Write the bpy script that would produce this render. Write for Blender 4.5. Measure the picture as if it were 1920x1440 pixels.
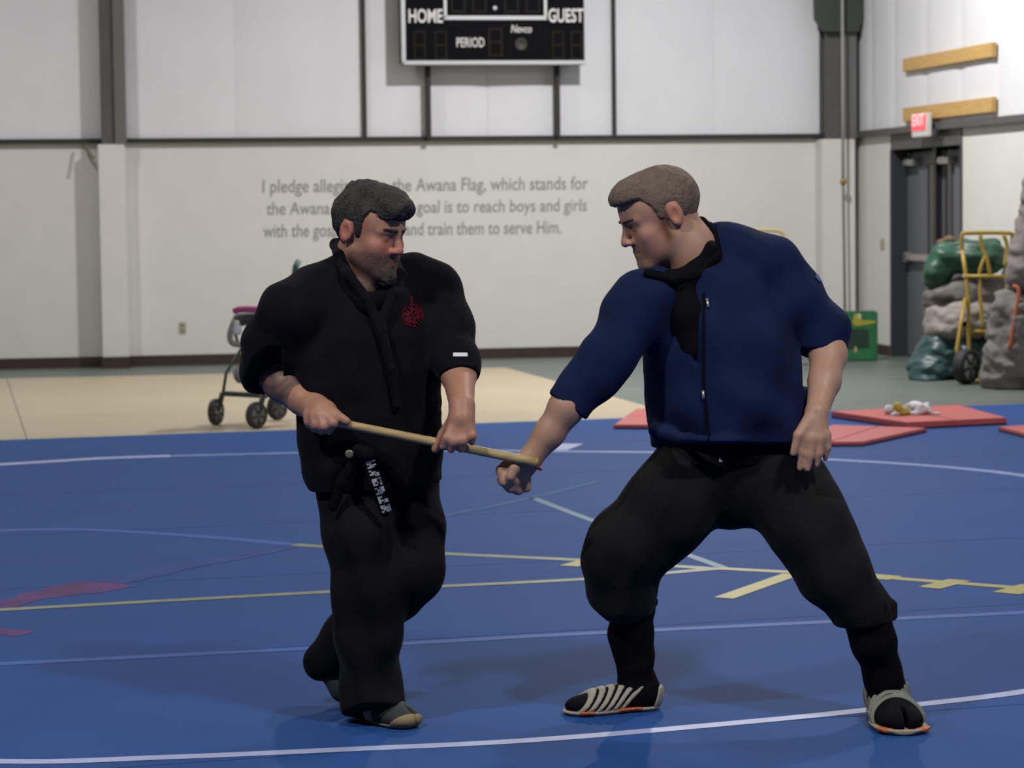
import bpy, bmesh, math, random
import numpy as np
from mathutils import Vector, Matrix
from mathutils.bvhtree import BVHTree

for o in list(bpy.data.objects):
    bpy.data.objects.remove(o, do_unlink=True)
scene = bpy.context.scene
C = scene.collection

# ------------------------------------------------------------------ camera
FPX = 4800.0                       # focal length in pixels of the 1920 x 1440 frame
CAM = np.array([0.0, 0.0, 1.55])   # held at eye height above the mat
PITCH = math.radians(3.886)
ROLL = 0.012
_f = np.array([0, math.cos(PITCH), -math.sin(PITCH)])
_r0 = np.array([1.0, 0, 0])
_u0 = np.cross(_r0, _f)
_r = _r0 * math.cos(ROLL) - _u0 * math.sin(ROLL)
_u = _u0 * math.cos(ROLL) + _r0 * math.sin(ROLL)
cam_data = bpy.data.cameras.new('camera')
cam = bpy.data.objects.new('camera', cam_data)
C.objects.link(cam)
cam_data.sensor_width = 36.0
cam_data.lens = 36.0 * FPX / 1920.0
cam_data.clip_end = 200
M = Matrix.Identity(4)
for i in range(3):
    M[i][0] = _r[i]; M[i][1] = _u[i]; M[i][2] = -_f[i]; M[i][3] = CAM[i]
cam.matrix_world = M
cam_data.dof.use_dof = True
cam_data.dof.focus_distance = 7.2
cam_data.dof.aperture_fstop = 6.8
scene.camera = cam

# ------------------------------------------------------------------ world, lamps, exposure
world = bpy.data.worlds.new('world'); scene.world = world
world.use_nodes = True
world.node_tree.nodes['Background'].inputs[0].default_value = (0.8, 0.85, 0.9, 1)
world.node_tree.nodes['Background'].inputs[1].default_value = 0.02

def lamp(name, loc, energy, size, color=(1, 0.98, 0.95)):
    d = bpy.data.lights.new(name, 'AREA'); d.shape = 'DISK'; d.size = size
    d.energy = energy; d.color = color
    o = bpy.data.objects.new(name, d); C.objects.link(o); o.location = loc   # faces down
    return o
# high-bay gym lamps under the roof (all above the frame)
lamp('high_bay_lamp', (1.6, 22.2, 6.1), 560, 0.35)
lamp('high_bay_lamp', (-5.6, 21.6, 6.3), 175, 0.45)
lamp('high_bay_lamp', (3.2, 12.5, 6.3), 200, 0.6)
lamp('high_bay_lamp', (-4.5, 12.5, 6.3), 130, 0.6)
lamp('high_bay_lamp', (2.8, 3.4, 6.3), 340, 0.6)
lamp('high_bay_lamp', (-3.4, 3.6, 6.3), 340, 0.6)

vs = scene.view_settings
vs.view_transform = 'Standard'; vs.look = 'None'; vs.gamma = 1.0
vs.use_curve_mapping = False
vs.exposure = 0.0

# ------------------------------------------------------------------ helpers
def ray(px, py):
    return _f + _r * ((px - 960) / FPX) + _u * ((720 - py) / FPX)
def P(px, py, Y):
    d = ray(px, py); return CAM + d * (Y / d[1])
def G(px, py, z=0.0):
    d = ray(px, py); return CAM + d * ((z - CAM[2]) / d[2])

MATS = {}
def mat(name, color, rough=0.6, metal=0.0, spec=0.5, noise=0.0, nscale=20.0, bump=0.0, bscale=60.0,
        sheen=0.0, emit=None, estr=0.0, attr=None, stretch=(1, 1, 1), tint=None):
    if name in MATS: return MATS[name]
    m = bpy.data.materials.new(name); m.use_nodes = True
    nt = m.node_tree; b = nt.nodes['Principled BSDF']
    b.inputs['Base Color'].default_value = (*color, 1)
    b.inputs['Roughness'].default_value = rough
    b.inputs['Metallic'].default_value = metal
    b.inputs['Specular IOR Level'].default_value = spec
    if sheen:
        b.inputs['Sheen Weight'].default_value = sheen
        b.inputs['Sheen Roughness'].default_value = 0.5
        if tint: b.inputs['Sheen Tint'].default_value = (*tint, 1)
    tc = nt.nodes.new('ShaderNodeTexCoord'); mp = nt.nodes.new('ShaderNodeMapping')
    mp.inputs['Scale'].default_value = stretch
    nt.links.new(tc.outputs['Object'], mp.inputs['Vector'])
    src = None
    if attr:
        a = nt.nodes.new('ShaderNodeAttribute'); a.attribute_name = attr
        src = a.outputs['Color']
        nt.links.new(src, b.inputs['Base Color'])
    if noise:
        n = nt.nodes.new('ShaderNodeTexNoise'); n.inputs['Scale'].default_value = nscale
        n.inputs['Detail'].default_value = 5
        nt.links.new(mp.outputs[0], n.inputs['Vector'])
        r = nt.nodes.new('ShaderNodeMapRange')
        r.inputs['To Min'].default_value = 1 - noise; r.inputs['To Max'].default_value = 1 + noise
        r.inputs['From Min'].default_value = 0.25; r.inputs['From Max'].default_value = 0.75
        nt.links.new(n.outputs['Fac'], r.inputs['Value'])
        mx = nt.nodes.new('ShaderNodeVectorMath'); mx.operation = 'SCALE'
        if src: nt.links.new(src, mx.inputs[0])
        else: mx.inputs[0].default_value = color
        nt.links.new(r.outputs[0], mx.inputs['Scale'])
        nt.links.new(mx.outputs[0], b.inputs['Base Color'])
    if bump:
        n2 = nt.nodes.new('ShaderNodeTexNoise'); n2.inputs['Scale'].default_value = bscale
        n2.inputs['Detail'].default_value = 4
        nt.links.new(mp.outputs[0], n2.inputs['Vector'])
        bp = nt.nodes.new('ShaderNodeBump'); bp.inputs['Strength'].default_value = bump
        bp.inputs['Distance'].default_value = 0.01
        nt.links.new(n2.outputs['Fac'], bp.inputs['Height'])
        nt.links.new(bp.outputs[0], b.inputs['Normal'])
    if emit:
        b.inputs['Emission Color'].default_value = (*emit, 1)
        b.inputs['Emission Strength'].default_value = estr
    MATS[name] = m
    return m

def tag(o, label=None, cat=None, group=None, kind=None):
    if label: o['label'] = label
    if cat: o['category'] = cat
    if group: o['group'] = group
    if kind: o['kind'] = kind
    return o
def thing(name, loc, label=None, cat=None, group=None, kind=None):
    o = bpy.data.objects.new(name, None); C.objects.link(o)
    o.empty_display_size = 0.05
    o.location = [float(v) for v in loc]
    o.matrix_basis = Matrix.Translation([float(v) for v in loc])
    return tag(o, label, cat, group, kind)
WORLD = {}
def link(name, me, m, parent=None):
    """mesh with world-space vertices; parent keeps them in place"""
    o = bpy.data.objects.new(name, me); C.objects.link(o)
    if m: me.materials.append(m)
    if parent is not None:
        o.parent = parent
        w = Matrix.Identity(4); q = parent
        chain = []
        while q is not None:
            chain.append(q); q = q.parent
        for q in reversed(chain):
            w = w @ q.matrix_parent_inverse @ q.matrix_basis
        o.matrix_parent_inverse = w.inverted()
    return o
def mesh(name, verts, faces, m, parent=None, smooth=False):
    me = bpy.data.meshes.new(name)
    me.from_pydata([tuple(map(float, v)) for v in verts], [], faces)
    if smooth: me.polygons.foreach_set('use_smooth', [True] * len(me.polygons))
    me.update()
    return link(name, me, m, parent)
def from_bm(name, bm, m, parent=None, smooth=False):
    me = bpy.data.meshes.new(name)
    bmesh.ops.recalc_face_normals(bm, faces=bm.faces)
    bm.to_mesh(me); bm.free()
    if smooth: me.polygons.foreach_set('use_smooth', [True] * len(me.polygons))
    return link(name, me, m, parent)

class Frame:
    """a wall: s runs to the right along it, z up, d out into the room"""
    def __init__(self, o, e, n):
        self.o = np.array(o, float); self.e = np.array(e, float); self.n = np.array(n, float)
    def pt(self, s, z, d=0.0):
        return self.o + self.e * s + self.n * d + np.array([0, 0, z])
    def hit(self, px, py, d=0.0):
        r = ray(px, py); o = self.o + self.n * d
        t = np.dot(o - CAM, self.n) / np.dot(r, self.n)
        w = CAM + r * t
        return float(np.dot(w - self.o, self.e)), float(w[2])
    def s(self, px, py=500, d=0.0): return self.hit(px, py, d)[0]
    def z(self, px, py, d=0.0): return self.hit(px, py, d)[1]
    def box(self, bm, s0, s1, z0, z1, d0, d1, bevel=0.0):
        v = [bm.verts.new(self.pt(s, z, d)) for d in (d0, d1) for z in (z0, z1) for s in (s0, s1)]
        fs = [(0, 2, 3, 1), (4, 5, 7, 6), (0, 1, 5, 4), (2, 6, 7, 3), (0, 4, 6, 2), (1, 3, 7, 5)]
        faces = [bm.faces.new([v[i] for i in f]) for f in fs]
        if bevel:
            es = list({e for f in faces for e in f.edges})
            bmesh.ops.bevel(bm, geom=es, offset=bevel, segments=2, affect='EDGES')
    def obj(self, name, s0, s1, z0, z1, d0, d1, m, parent=None, bevel=0.0):
        bm = bmesh.new(); self.box(bm, s0, s1, z0, z1, d0, d1, bevel)
        return from_bm(name, bm, m, parent)
    def poly(self, name, pts, d0, d1, m, parent=None):
        """extruded outline given as (s, z)"""
        n = len(pts)
        v = [self.pt(s, z, d0) for s, z in pts] + [self.pt(s, z, d1) for s, z in pts]
        f = [list(range(n - 1, -1, -1)), list(range(n, 2 * n))] + [[i, (i + 1) % n, n + (i + 1) % n, n + i] for i in range(n)]
        bm = bmesh.new(); vv = [bm.verts.new(x) for x in v]
        for q in f: bm.faces.new([vv[i] for i in q])
        return from_bm(name, bm, m, parent)
    def text(self, name, body, s0, s1, zb, h, d, m, parent=None, split=False, shear=0.0, bold=0.0):
        """lettering from s0 to s1 on baseline zb with capital height h"""
        cu = bpy.data.curves.new(name, 'FONT'); cu.body = body; cu.size = 1.0
        cu.shear = shear; cu.offset = bold; cu.resolution_u = 3
        t = bpy.data.objects.new(name, cu); C.objects.link(t)
        bpy.context.view_layer.update()
        me = bpy.data.meshes.new_from_object(t.evaluated_get(bpy.context.evaluated_depsgraph_get()))
        bpy.data.objects.remove(t, do_unlink=True)
        n = len(me.vertices); co = np.zeros(n * 3, np.float32); me.vertices.foreach_get('co', co); co = co.reshape(-1, 3)
        x0, x1 = co[:, 0].min(), co[:, 0].max()
        s = s0 + (co[:, 0] - x0) / (x1 - x0) * (s1 - s0)
        z = zb + co[:, 1] / 0.69 * h
        if split:
            return self._words(name, me, co, s, z, d, m, parent)
        w = self.o[None] + s[:, None] * self.e[None] + self.n[None] * d + z[:, None] * np.array([0, 0, 1.0])[None]
        me.vertices.foreach_set('co', w.astype(np.float32).ravel()); me.name = name
        me.materials.clear(); me.update()
        return link(name, me, m, parent)

def _words(self, name, me, co, s, z, d, m, parent):
    """one mesh per word: letters are grouped at the gaps between words"""
    polys = [list(p.vertices) for p in me.polygons]
    iv = sorted((min(co[v, 0] for v in p), max(co[v, 0] for v in p)) for p in polys)
    groups = [list(iv[0])]
    for a, b in iv[1:]:
        if a > groups[-1][1] + 0.13: groups.append([a, b])
        else: groups[-1][1] = max(groups[-1][1], b)
    for a, b in groups:
        ps = [p for p in polys if a - 1e-4 <= min(co[v, 0] for v in p) <= b]
        ids = sorted({v for p in ps for v in p}); mp = {v: i for i, v in enumerate(ids)}
        mesh(name, [self.pt(s[v], z[v], d) for v in ids], [[mp[v] for v in p] for p in ps], m, parent)
Frame._words = _words
def tube(name, pts, r, m, parent=None, seg=8, closed=False, radii=None):
    pts = [np.array(p, float) for p in pts]; n = len(pts)
    verts = []; faces = []
    prev = None
    for i, p in enumerate(pts):
        a = pts[i - 1] if (i > 0 or closed) else p
        b = pts[(i + 1) % n] if (i < n - 1 or closed) else p
        t = b - a; t = t / (np.linalg.norm(t) + 1e-9)
        if prev is None:
            ref = np.array([0, 0, 1.0]) if abs(t[2]) < 0.9 else np.array([1.0, 0, 0])
            x = np.cross(t, ref)
        else:
            x = prev - t * np.dot(prev, t)
        x /= np.linalg.norm(x) + 1e-9; y = np.cross(t, x); prev = x
        rr = radii[i] if radii else r
        for k in range(seg):
            an = 2 * math.pi * k / seg
            verts.append(p + rr * (math.cos(an) * x + math.sin(an) * y))
    for i in range(n if closed else n - 1):
        j = (i + 1) % n
        for k in range(seg):
            k2 = (k + 1) % seg
            faces.append([i * seg + k, i * seg + k2, j * seg + k2, j * seg + k])
    if not closed:
        faces.append(list(range(seg - 1, -1, -1))); faces.append([(n - 1) * seg + k for k in range(seg)])
    bm = bmesh.new(); vv = [bm.verts.new(v) for v in verts]
    for f in faces: bm.faces.new([vv[i] for i in f])
    return from_bm(name, bm, m, parent, smooth=True)
def spline(pts, k=6):
    pts = [np.array(p, float) for p in pts]; out = []
    q = [2 * pts[0] - pts[1]] + pts + [2 * pts[-1] - pts[-2]]
    for i in range(1, len(q) - 2):
        for j in range(k):
            t = j / k
            out.append(0.5 * (2 * q[i] + (q[i + 1] - q[i - 1]) * t + (2 * q[i - 1] - 5 * q[i] + 4 * q[i + 1] - q[i + 2]) * t * t
                              + (3 * q[i] - q[i - 1] - 3 * q[i + 1] + q[i + 2]) * t ** 3))
    out.append(pts[-1]); return out
def lathe(name, center, axis, prof, m, parent=None, seg=20):
    """profile of (along axis, radius)"""
    ax = np.array(axis, float); ax /= np.linalg.norm(ax)
    ref = np.array([0, 0, 1.0]) if abs(ax[2]) < 0.9 else np.array([1.0, 0, 0])
    x = np.cross(ax, ref); x /= np.linalg.norm(x); y = np.cross(ax, x)
    c = np.array(center, float); bm = bmesh.new(); rings = []
    for h, r in prof:
        rings.append([bm.verts.new(c + ax * h + max(r, 1e-4) * (math.cos(2 * math.pi * k / seg) * x + math.sin(2 * math.pi * k / seg) * y)) for k in range(seg)])
    for a, b in zip(rings, rings[1:]):
        for k in range(seg): bm.faces.new([a[k], a[(k + 1) % seg], b[(k + 1) % seg], b[k]])
    bm.faces.new(rings[0][::-1]); bm.faces.new(rings[-1])
    return from_bm(name, bm, m, parent, smooth=True)
def slab(name, corners, z0, z1, m, parent=None, bevel=0.0):
    n = len(corners); bm = bmesh.new()
    lo = [bm.verts.new((c[0], c[1], z0)) for c in corners]; hi = [bm.verts.new((c[0], c[1], z1)) for c in corners]
    fs = [bm.faces.new(lo[::-1]), bm.faces.new(hi)]
    for i in range(n): fs.append(bm.faces.new([lo[i], lo[(i + 1) % n], hi[(i + 1) % n], hi[i]]))
    if bevel:
        bmesh.ops.bevel(bm, geom=list(fs[1].edges), offset=bevel, segments=2, affect='EDGES')
    return from_bm(name, bm, m, parent)

# ------------------------------------------------------------------ signed-distance modelling (bodies, cloth, soft bundles)
def smin(a, b, k):
    if k <= 0: return np.minimum(a, b)
    h = np.clip(0.5 + 0.5 * (b - a) / k, 0, 1)
    return b * (1 - h) + a * h - k * h * (1 - h)
def smax(a, b, k): return -smin(-a, -b, k)
def d_cone(p, a, ra, b, rb, fl=1.0, yaw=0.0):
    """tapered capsule; fl flattens it along the (yawed) depth axis"""
    x, y, z = p
    cy, sy = math.cos(yaw), math.sin(yaw)
    def tr(X, Y): return X * cy + Y * sy, (-X * sy + Y * cy) / fl
    ax, ay = tr(a[0], a[1]); bx, by = tr(b[0], b[1])
    px, py = tr(x, y) if (fl != 1.0 or yaw) else (x, y)
    dx, dy, dz = bx - ax, by - ay, b[2] - a[2]
    L = dx * dx + dy * dy + dz * dz + 1e-12
    t = np.clip(((px - ax) * dx + (py - ay) * dy + (z - a[2]) * dz) / L, 0, 1)
    q = np.sqrt((px - ax - t * dx) ** 2 + (py - ay - t * dy) ** 2 + (z - a[2] - t * dz) ** 2)
    return (q - (ra + t * (rb - ra))) * min(1.0, fl)
def d_ell(p, c, r):
    x = (p[0] - c[0]) / r[0]; y = (p[1] - c[1]) / r[1]; z = (p[2] - c[2]) / r[2]
    q = np.sqrt(x * x + y * y + z * z)
    return (q - 1) * min(r)
class Field:
    def __init__(self, lo, hi, res):
        self.res = res; self.lo = np.array(lo, float)
        n = [int(math.ceil((hi[i] - lo[i]) / res)) + 2 for i in range(3)]
        self.ax = [np.float32(lo[i]) + np.arange(n[i], dtype=np.float32) * np.float32(res) for i in range(3)]
        self.D = np.full(n, 0.5, np.float32)
    def region(self, lo, hi):
        sl = []
        for i in range(3):
            a = int(max(0, math.floor((lo[i] - self.lo[i]) / self.res))); b = int(min(len(self.ax[i]), math.ceil((hi[i] - self.lo[i]) / self.res) + 1))
            if b <= a: return None, None
            sl.append(slice(a, b))
        p = (self.ax[0][sl[0]][:, None, None], self.ax[1][sl[1]][None, :, None], self.ax[2][sl[2]][None, None, :])
        return tuple(sl), p
    def op(self, fn, lo, hi, k=0.02, sub=False):
        pad = k + 4 * self.res
        sl, p = self.region(np.array(lo) - pad, np.array(hi) + pad)
        if sl is None: return
        d = fn(p).astype(np.float32)
        self.D[sl] = smax(self.D[sl], -d, k) if sub else smin(self.D[sl], d, k)
    def cone(self, a, ra, b, rb, k=0.02, fl=1.0, yaw=0.0, sub=False):
        r = max(ra, rb) * max(fl, 1.0)
        lo = np.minimum(a, b) - r; hi = np.maximum(a, b) + r
        self.op(lambda p: d_cone(p, a, ra, b, rb, fl, yaw), lo, hi, k, sub)
    def chain(self, pts, k=0.02, fl=1.0, yaw=0.0, sub=False):
        for (a, ra), (b, rb) in zip(pts, pts[1:]): self.cone(a, ra, b, rb, k, fl, yaw, sub)
    def ell(self, c, r, k=0.02, sub=False):
        self.op(lambda p: d_ell(p, c, r), np.array(c) - r, np.array(c) + r, k, sub)
    def cut(self, o, n, k=0.006, lo=None, hi=None):
        """remove everything on the side n points to"""
        n = np.array(n, float); n /= np.linalg.norm(n)
        lo = self.lo if lo is None else lo
        hi = np.array([a[-1] for a in self.ax]) if hi is None else hi
        sl, p = self.region(lo, hi)
        if sl is None: return
        d = (p[0] - o[0]) * n[0] + (p[1] - o[1]) * n[1] + (p[2] - o[2]) * n[2]
        self.D[sl] = smax(self.D[sl], d.astype(np.float32), k)
    def local(self, fn, c, R, s, rad, k=0.02, sub=False):
        """fn works in the local frame (columns of R), scaled by s"""
        def g(p):
            q = [(p[i] - np.float32(c[i])) for i in range(3)]
            l = [(q[0] * R[0][j] + q[1] * R[1][j] + q[2] * R[2][j]) / s for j in range(3)]
            return fn(l) * s
        self.op(g, np.array(c) - rad, np.array(c) + rad, k, sub)
    def fold(self, amp, freq, seed, axis=(1, 1, 1), warp=1.2):
        rng = np.random.RandomState(seed)
        X, Y, Z = self.ax[0][:, None, None], self.ax[1][None, :, None], self.ax[2][None, None, :]
        idx = np.nonzero(np.abs(self.D) < 0.03)
        x, y, z = self.ax[0][idx[0]], self.ax[1][idx[1]], self.ax[2][idx[2]]
        t = np.zeros(len(x), np.float32)
        for i in range(5):
            w = rng.normal(size=3) * np.array(axis); w = w / np.linalg.norm(w) * freq * rng.uniform(0.6, 1.5)
            v = rng.normal(size=3) * freq * 0.45
            t += np.sin(w[0] * x + w[1] * y + w[2] * z + rng.uniform(0, 6.28) + warp * np.sin(v[0] * x + v[1] * y + v[2] * z + rng.uniform(0, 6)))
        self.D[idx] += amp * t / 2.2
    def polygons(self):
        D = self.D; S = D < 0
        nx, ny, nz = D.shape
        cnt = np.zeros((nx - 1, ny - 1, nz - 1), np.uint8)
        for i in (0, 1):
            for j in (0, 1):
                for k in (0, 1): cnt += S[i:nx - 1 + i, j:ny - 1 + j, k:nz - 1 + k]
        I = np.nonzero((cnt > 0) & (cnt < 8)); I = np.stack(I, 1)
        N = len(I)
        idx = np.full(cnt.shape, -1, np.int32); idx[I[:, 0], I[:, 1], I[:, 2]] = np.arange(N)
        cor = [(i, j, k) for i in (0, 1) for j in (0, 1) for k in (0, 1)]
        V = np.stack([D[I[:, 0] + c[0], I[:, 1] + c[1], I[:, 2] + c[2]] for c in cor], 1)
        pos = np.zeros((N, 3), np.float32); w = np.zeros(N, np.float32)
        for a in range(8):
            for b in range(a + 1, 8):
                if sum(abs(cor[a][t] - cor[b][t]) for t in range(3)) != 1: continue
                m = (V[:, a] < 0) != (V[:, b] < 0)
                t = V[m, a] / (V[m, a] - V[m, b])
                pos[m] += np.array(cor[a], np.float32) + t[:, None] * (np.array(cor[b], np.float32) - np.array(cor[a], np.float32))
                w[m] += 1
        pos = (pos / w[:, None] + I) * self.res + self.lo.astype(np.float32)
        quads = []
        for axn in range(3):
            u, v = (axn + 1) % 3, (axn + 2) % 3
            sh = [slice(None)] * 3; sh2 = [slice(None)] * 3
            sh[axn] = slice(0, -1); sh2[axn] = slice(1, None)
            A = S[tuple(sh)]; B = S[tuple(sh2)]
            E = np.stack(np.nonzero(A != B), 1)
            ok = (E[:, u] > 0) & (E[:, v] > 0) & (E[:, u] < D.shape[u] - 1) & (E[:, v] < D.shape[v] - 1)
            E = E[ok]
            inside = A[E[:, 0], E[:, 1], E[:, 2]]
            def cell(du, dv):
                e = E.copy(); e[:, u] -= du; e[:, v] -= dv
                return idx[e[:, 0], e[:, 1], e[:, 2]]
            q = np.stack([cell(1, 1), cell(0, 1), cell(0, 0), cell(1, 0)], 1)
            q[~inside] = q[~inside][:, ::-1]
            quads.append(q)
        return pos, np.concatenate(quads, 0)
    def build(self, name, m, parent=None, color=None, relax=1):
        pos, q = self.polygons()
        e = np.concatenate([q[:, [0, 1]], q[:, [1, 2]], q[:, [2, 3]], q[:, [3, 0]]], 0)
        for _ in range(relax):
            acc = np.zeros_like(pos); c = np.zeros(len(pos), np.float32)
            for d in range(3):
                acc[:, d] = np.bincount(e[:, 0], pos[e[:, 1], d], len(pos)) + np.bincount(e[:, 1], pos[e[:, 0], d], len(pos))
            c = np.bincount(e[:, 0], minlength=len(pos)) + np.bincount(e[:, 1], minlength=len(pos))
            pos = (0.5 * pos + 0.5 * acc / np.maximum(c, 1)[:, None]).astype(np.float32)
        me = bpy.data.meshes.new(name)
        me.vertices.add(len(pos)); me.vertices.foreach_set('co', pos.ravel())
        me.loops.add(q.size); me.loops.foreach_set('vertex_index', q.astype(np.int32).ravel())
        me.polygons.add(len(q)); me.polygons.foreach_set('loop_start', np.arange(0, q.size, 4, dtype=np.int32))
        me.polygons.foreach_set('use_smooth', np.ones(len(q), bool))
        me.update(calc_edges=True); me.validate()
        if color is not None:
            at = me.attributes.new('tone', 'FLOAT_COLOR', 'POINT')
            c = color(pos); c = np.concatenate([c, np.ones((len(c), 1))], 1).astype(np.float32)
            at.data.foreach_set('color', c.ravel())
        return link(name, me, m, parent)

# ================================================================== THE ROOM
FZ = -0.025                       # hall floor; the blue mat's top is z = 0
YAW = math.radians(10.0)
corner = G(1606, 657, FZ)
e_back = np.array([math.cos(YAW), math.sin(YAW), 0]); n_back = np.array([math.sin(YAW), -math.cos(YAW), 0])
BK = Frame((corner[0], corner[1], 0), e_back, n_back)
RT = Frame((corner[0], corner[1], 0), n_back, -e_back)
ZL = BK.z(800, 262)               # girt line between drywall and insulation
ZT = 7.2

m_dry = mat('painted_drywall', (0.62, 0.61, 0.58), 0.7, noise=0.03, nscale=3, bump=0.05, bscale=90)
m_ins = mat('white_insulation', (0.66, 0.665, 0.70), 0.55, noise=0.03, nscale=2)
m_steel = mat('grey_steel', (0.075, 0.075, 0.075), 0.5, noise=0.1, nscale=8)
m_dsteel = mat('dark_steel', (0.035, 0.034, 0.032), 0.6, spec=0.2)
m_base = mat('brown_vinyl_base', (0.035, 0.02, 0.016), 0.5, noise=0.2, nscale=10)
m_conc = mat('grey_green_floor', (0.115, 0.135, 0.125), 0.42, spec=0.4, noise=0.12, nscale=1.5)
m_tan = mat('tan_court', (0.44, 0.37, 0.255), 0.45, spec=0.4, noise=0.06, nscale=1.2)
m_ceil = mat('ceiling_grey', (0.22, 0.22, 0.22), 0.8)

def st(o): o['kind'] = 'structure'; return o
st(slab('floor', [(-18, -8), (16, -8), (16, 34), (-18, 34)], FZ - 0.2, FZ, m_conc))
# tan court surface: panels between its far edge and the blue mat
fc = thing('floor_court', G(700, 740, FZ + 0.004), kind='structure')
c0 = G(948, 690, FZ); cR = G(1215, 763, FZ); cL = G(0, 711, FZ)
dr = (cR - c0) / np.linalg.norm(cR - c0); dl = (cL - c0) / np.linalg.norm(cL - c0)
wid = 2.45
for i in range(5):
    for j in range(4):
        a = c0 + dl * (i * wid) + dr * (j * wid)
        g = 0.004
        q = [a + dl * g + dr * g, a + dl * (wid - g) + dr * g, a + dl * (wid - g) + dr * (wid - g), a + dl * g + dr * (wid - g)]
        slab('court_panel', q[::-1], FZ, FZ + 0.006, m_tan, fc)

# ---- back wall
s_l = BK.s(0, 500) - 6.0
wb = thing('wall_back', BK.pt(0, FZ, 0), kind='structure')
BK.obj('lower_panel', s_l, 0.25, FZ, ZL, -0.15, 0, m_dry, wb)
seams = [BK.s(x, 150) for x in (-700, -230, 205, 440, 682, 915, 1150, 1340, 1575)]
for a, b in zip([s_l] + seams, seams + [0.25]):
    # quilted insulation panel, slightly puffed between its seams
    bm = bmesh.new(); n = 9; rows = []
    for k in range(n):
        t = k / (n - 1); s = a + (b - a) * t
        d = -0.008 + 0.016 * (1 - (2 * t - 1) ** 6) + 0.003 * math.sin(k * 2.1 + a)
        rows.append((bm.verts.new(BK.pt(s, ZL, d)), bm.verts.new(BK.pt(s, ZT, d))))
    for r0, r1 in zip(rows, rows[1:]): bm.faces.new([r0[0], r1[0], r1[1], r0[1]])
    from_bm('insulation_panel', bm, m_ins, wb, smooth=True)
BK.obj('backing', s_l, 0.25, ZL, ZT, -0.2, -0.06, m_ins, wb)
tg = st(BK.obj('trim_1', s_l, 0.0, ZL - 0.012, ZL + 0.034, 0.0, 0.07, m_dsteel))
for i, x in enumerate((682, 1150)):
    s = BK.s(x, 150)
    st(BK.obj('trim_%d' % (i + 2), s - 0.02, s + 0.02, ZL, ZT, 0.0, 0.05, m_dsteel))
st(BK.obj('baseboard_back', s_l, 0.0, FZ, BK.z(1000, 651), 0, 0.02, m_base))

def column(name, x0, x1, label, haunch=False):
    """steel frame column above the drywall, boxed in below"""
    sa, sb = BK.s(x0, 150, 0.2), BK.s(x1, 150, 0.2)
    t = thing(name, BK.pt((sa + sb) / 2, FZ, 0.1), label, 'column')
    sm = (sa + sb) / 2
    BK.obj('flange', sa, sb, ZL - 0.03, ZT, 0.20, 0.215, m_steel, t)
    BK.obj('web', sm - 0.01, sm + 0.01, ZL - 0.03, ZT, 0.0, 0.20, m_steel, t)
    BK.obj('flange', sa, sb, ZL - 0.03, ZT, 0.0, 0.012, m_steel, t)
    BK.obj('stiffener', sm + 0.01, sb, ZL - 0.03, ZT, 0.215, 0.245, mat('light_grey_steel', (0.12, 0.12, 0.12), 0.5), t)
    BK.obj('boxing', sa - 0.045, sb - 0.02, FZ + 0.11, ZL - 0.03, 0.0, 0.25, m_dry, t, bevel=0.01)
    BK.obj('base_trim', sa - 0.05, sb - 0.015, FZ, FZ + 0.11, 0.0, 0.262, m_base, t)
    if haunch:
        z0 = BK.z(1570, 60, 0.25); z1 = BK.z(1570, 35, 0.25); zt = BK.z(1570, -60, 0.25)
        p = [(sa, z0), (sb, z0), (sb + 0.05, z1), (sb + 0.06, zt), (sa - 0.13, zt), (sa - 0.12, z1), (sa - 0.04, z0 + .02)]
        BK.poly('haunch', p, 0.20, 0.33, mat('haunch_green', (0.035, 0.042, 0.032), 0.6), t)
    return t
column('steel_column', 188, 235, 'grey steel column rising above boxed white pilaster left of the lettering')
column('steel_column', 1546, 1604, 'dark steel column with wide haunch beside the hanging rope', haunch=True)
# little diagonal brace end by the pilaster
b0 = BK.pt(*BK.hit(155, 272, 0.1), 0.1); b1 = BK.pt(*BK.hit(176, 296, 0.24), 0.26)
tag(tube('brace_rod', [b0, b1], 0.014, mat('olive_rod', (0.16, 0.15, 0.08), 0.5)), 'short olive brace rod poking out under the girt by the pilaster', 'rod')

# ---- right wall with the double door
t1 = RT.s(1672, 400); t2 = RT.s(1805, 400); zdo = RT.z(1740, 276)
wr = thing('wall_right', RT.pt(2.5, FZ, 0), kind='structure')
RT.obj('lower_panel', 0.0, t1, FZ, ZL, -0.3, 0, m_dry, wr)
RT.obj('lower_panel', t2, 22.0, FZ, ZL, -0.3, 0, m_dry, wr)
RT.obj('door_header', t1, t2, zdo, ZL, -0.3, 0.012, m_steel, wr)
ups = [0, 0.55, 1.3, 2.3, 3.3, 4.3, 5.3, 7.3, 10, 14, 18, 22]
for a, b in zip(ups, ups[1:]):
    bm = bmesh.new(); n = 9; rows = []
    for k in range(n):
        t = k / (n - 1); s = a + (b - a) * t
        d = -0.006 + 0.014 * (1 - (2 * t - 1) ** 6)
        rows.append((bm.verts.new(RT.pt(s, ZL, d)), bm.verts.new(RT.pt(s, ZT, d))))
    for r0, r1 in zip(rows, rows[1:]): bm.faces.new([r0[0], r1[0], r1[1], r0[1]])
    from_bm('insulation_panel', bm, m_ins, wr, smooth=True)
RT.obj('backing', 0, 22, ZL, ZT, -0.3, -0.06, m_ins, wr)
st(RT.obj('trim_4', 0, 22, ZL - 0.015, ZL + 0.05, 0.0, 0.07, m_steel))
st(RT.obj('baseboard_right', 0, t1, FZ, FZ + 0.11, 0, 0.02, m_base))
st(RT.obj('baseboard_right', t2, 22, FZ, FZ + 0.11, 0, 0.02, m_base))
m_door = mat('door_grey', (0.105, 0.11, 0.125), 0.5, noise=0.05, nscale=5)
m_jamb = mat('door_frame_dark', (0.028, 0.03, 0.036), 0.5)
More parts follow.
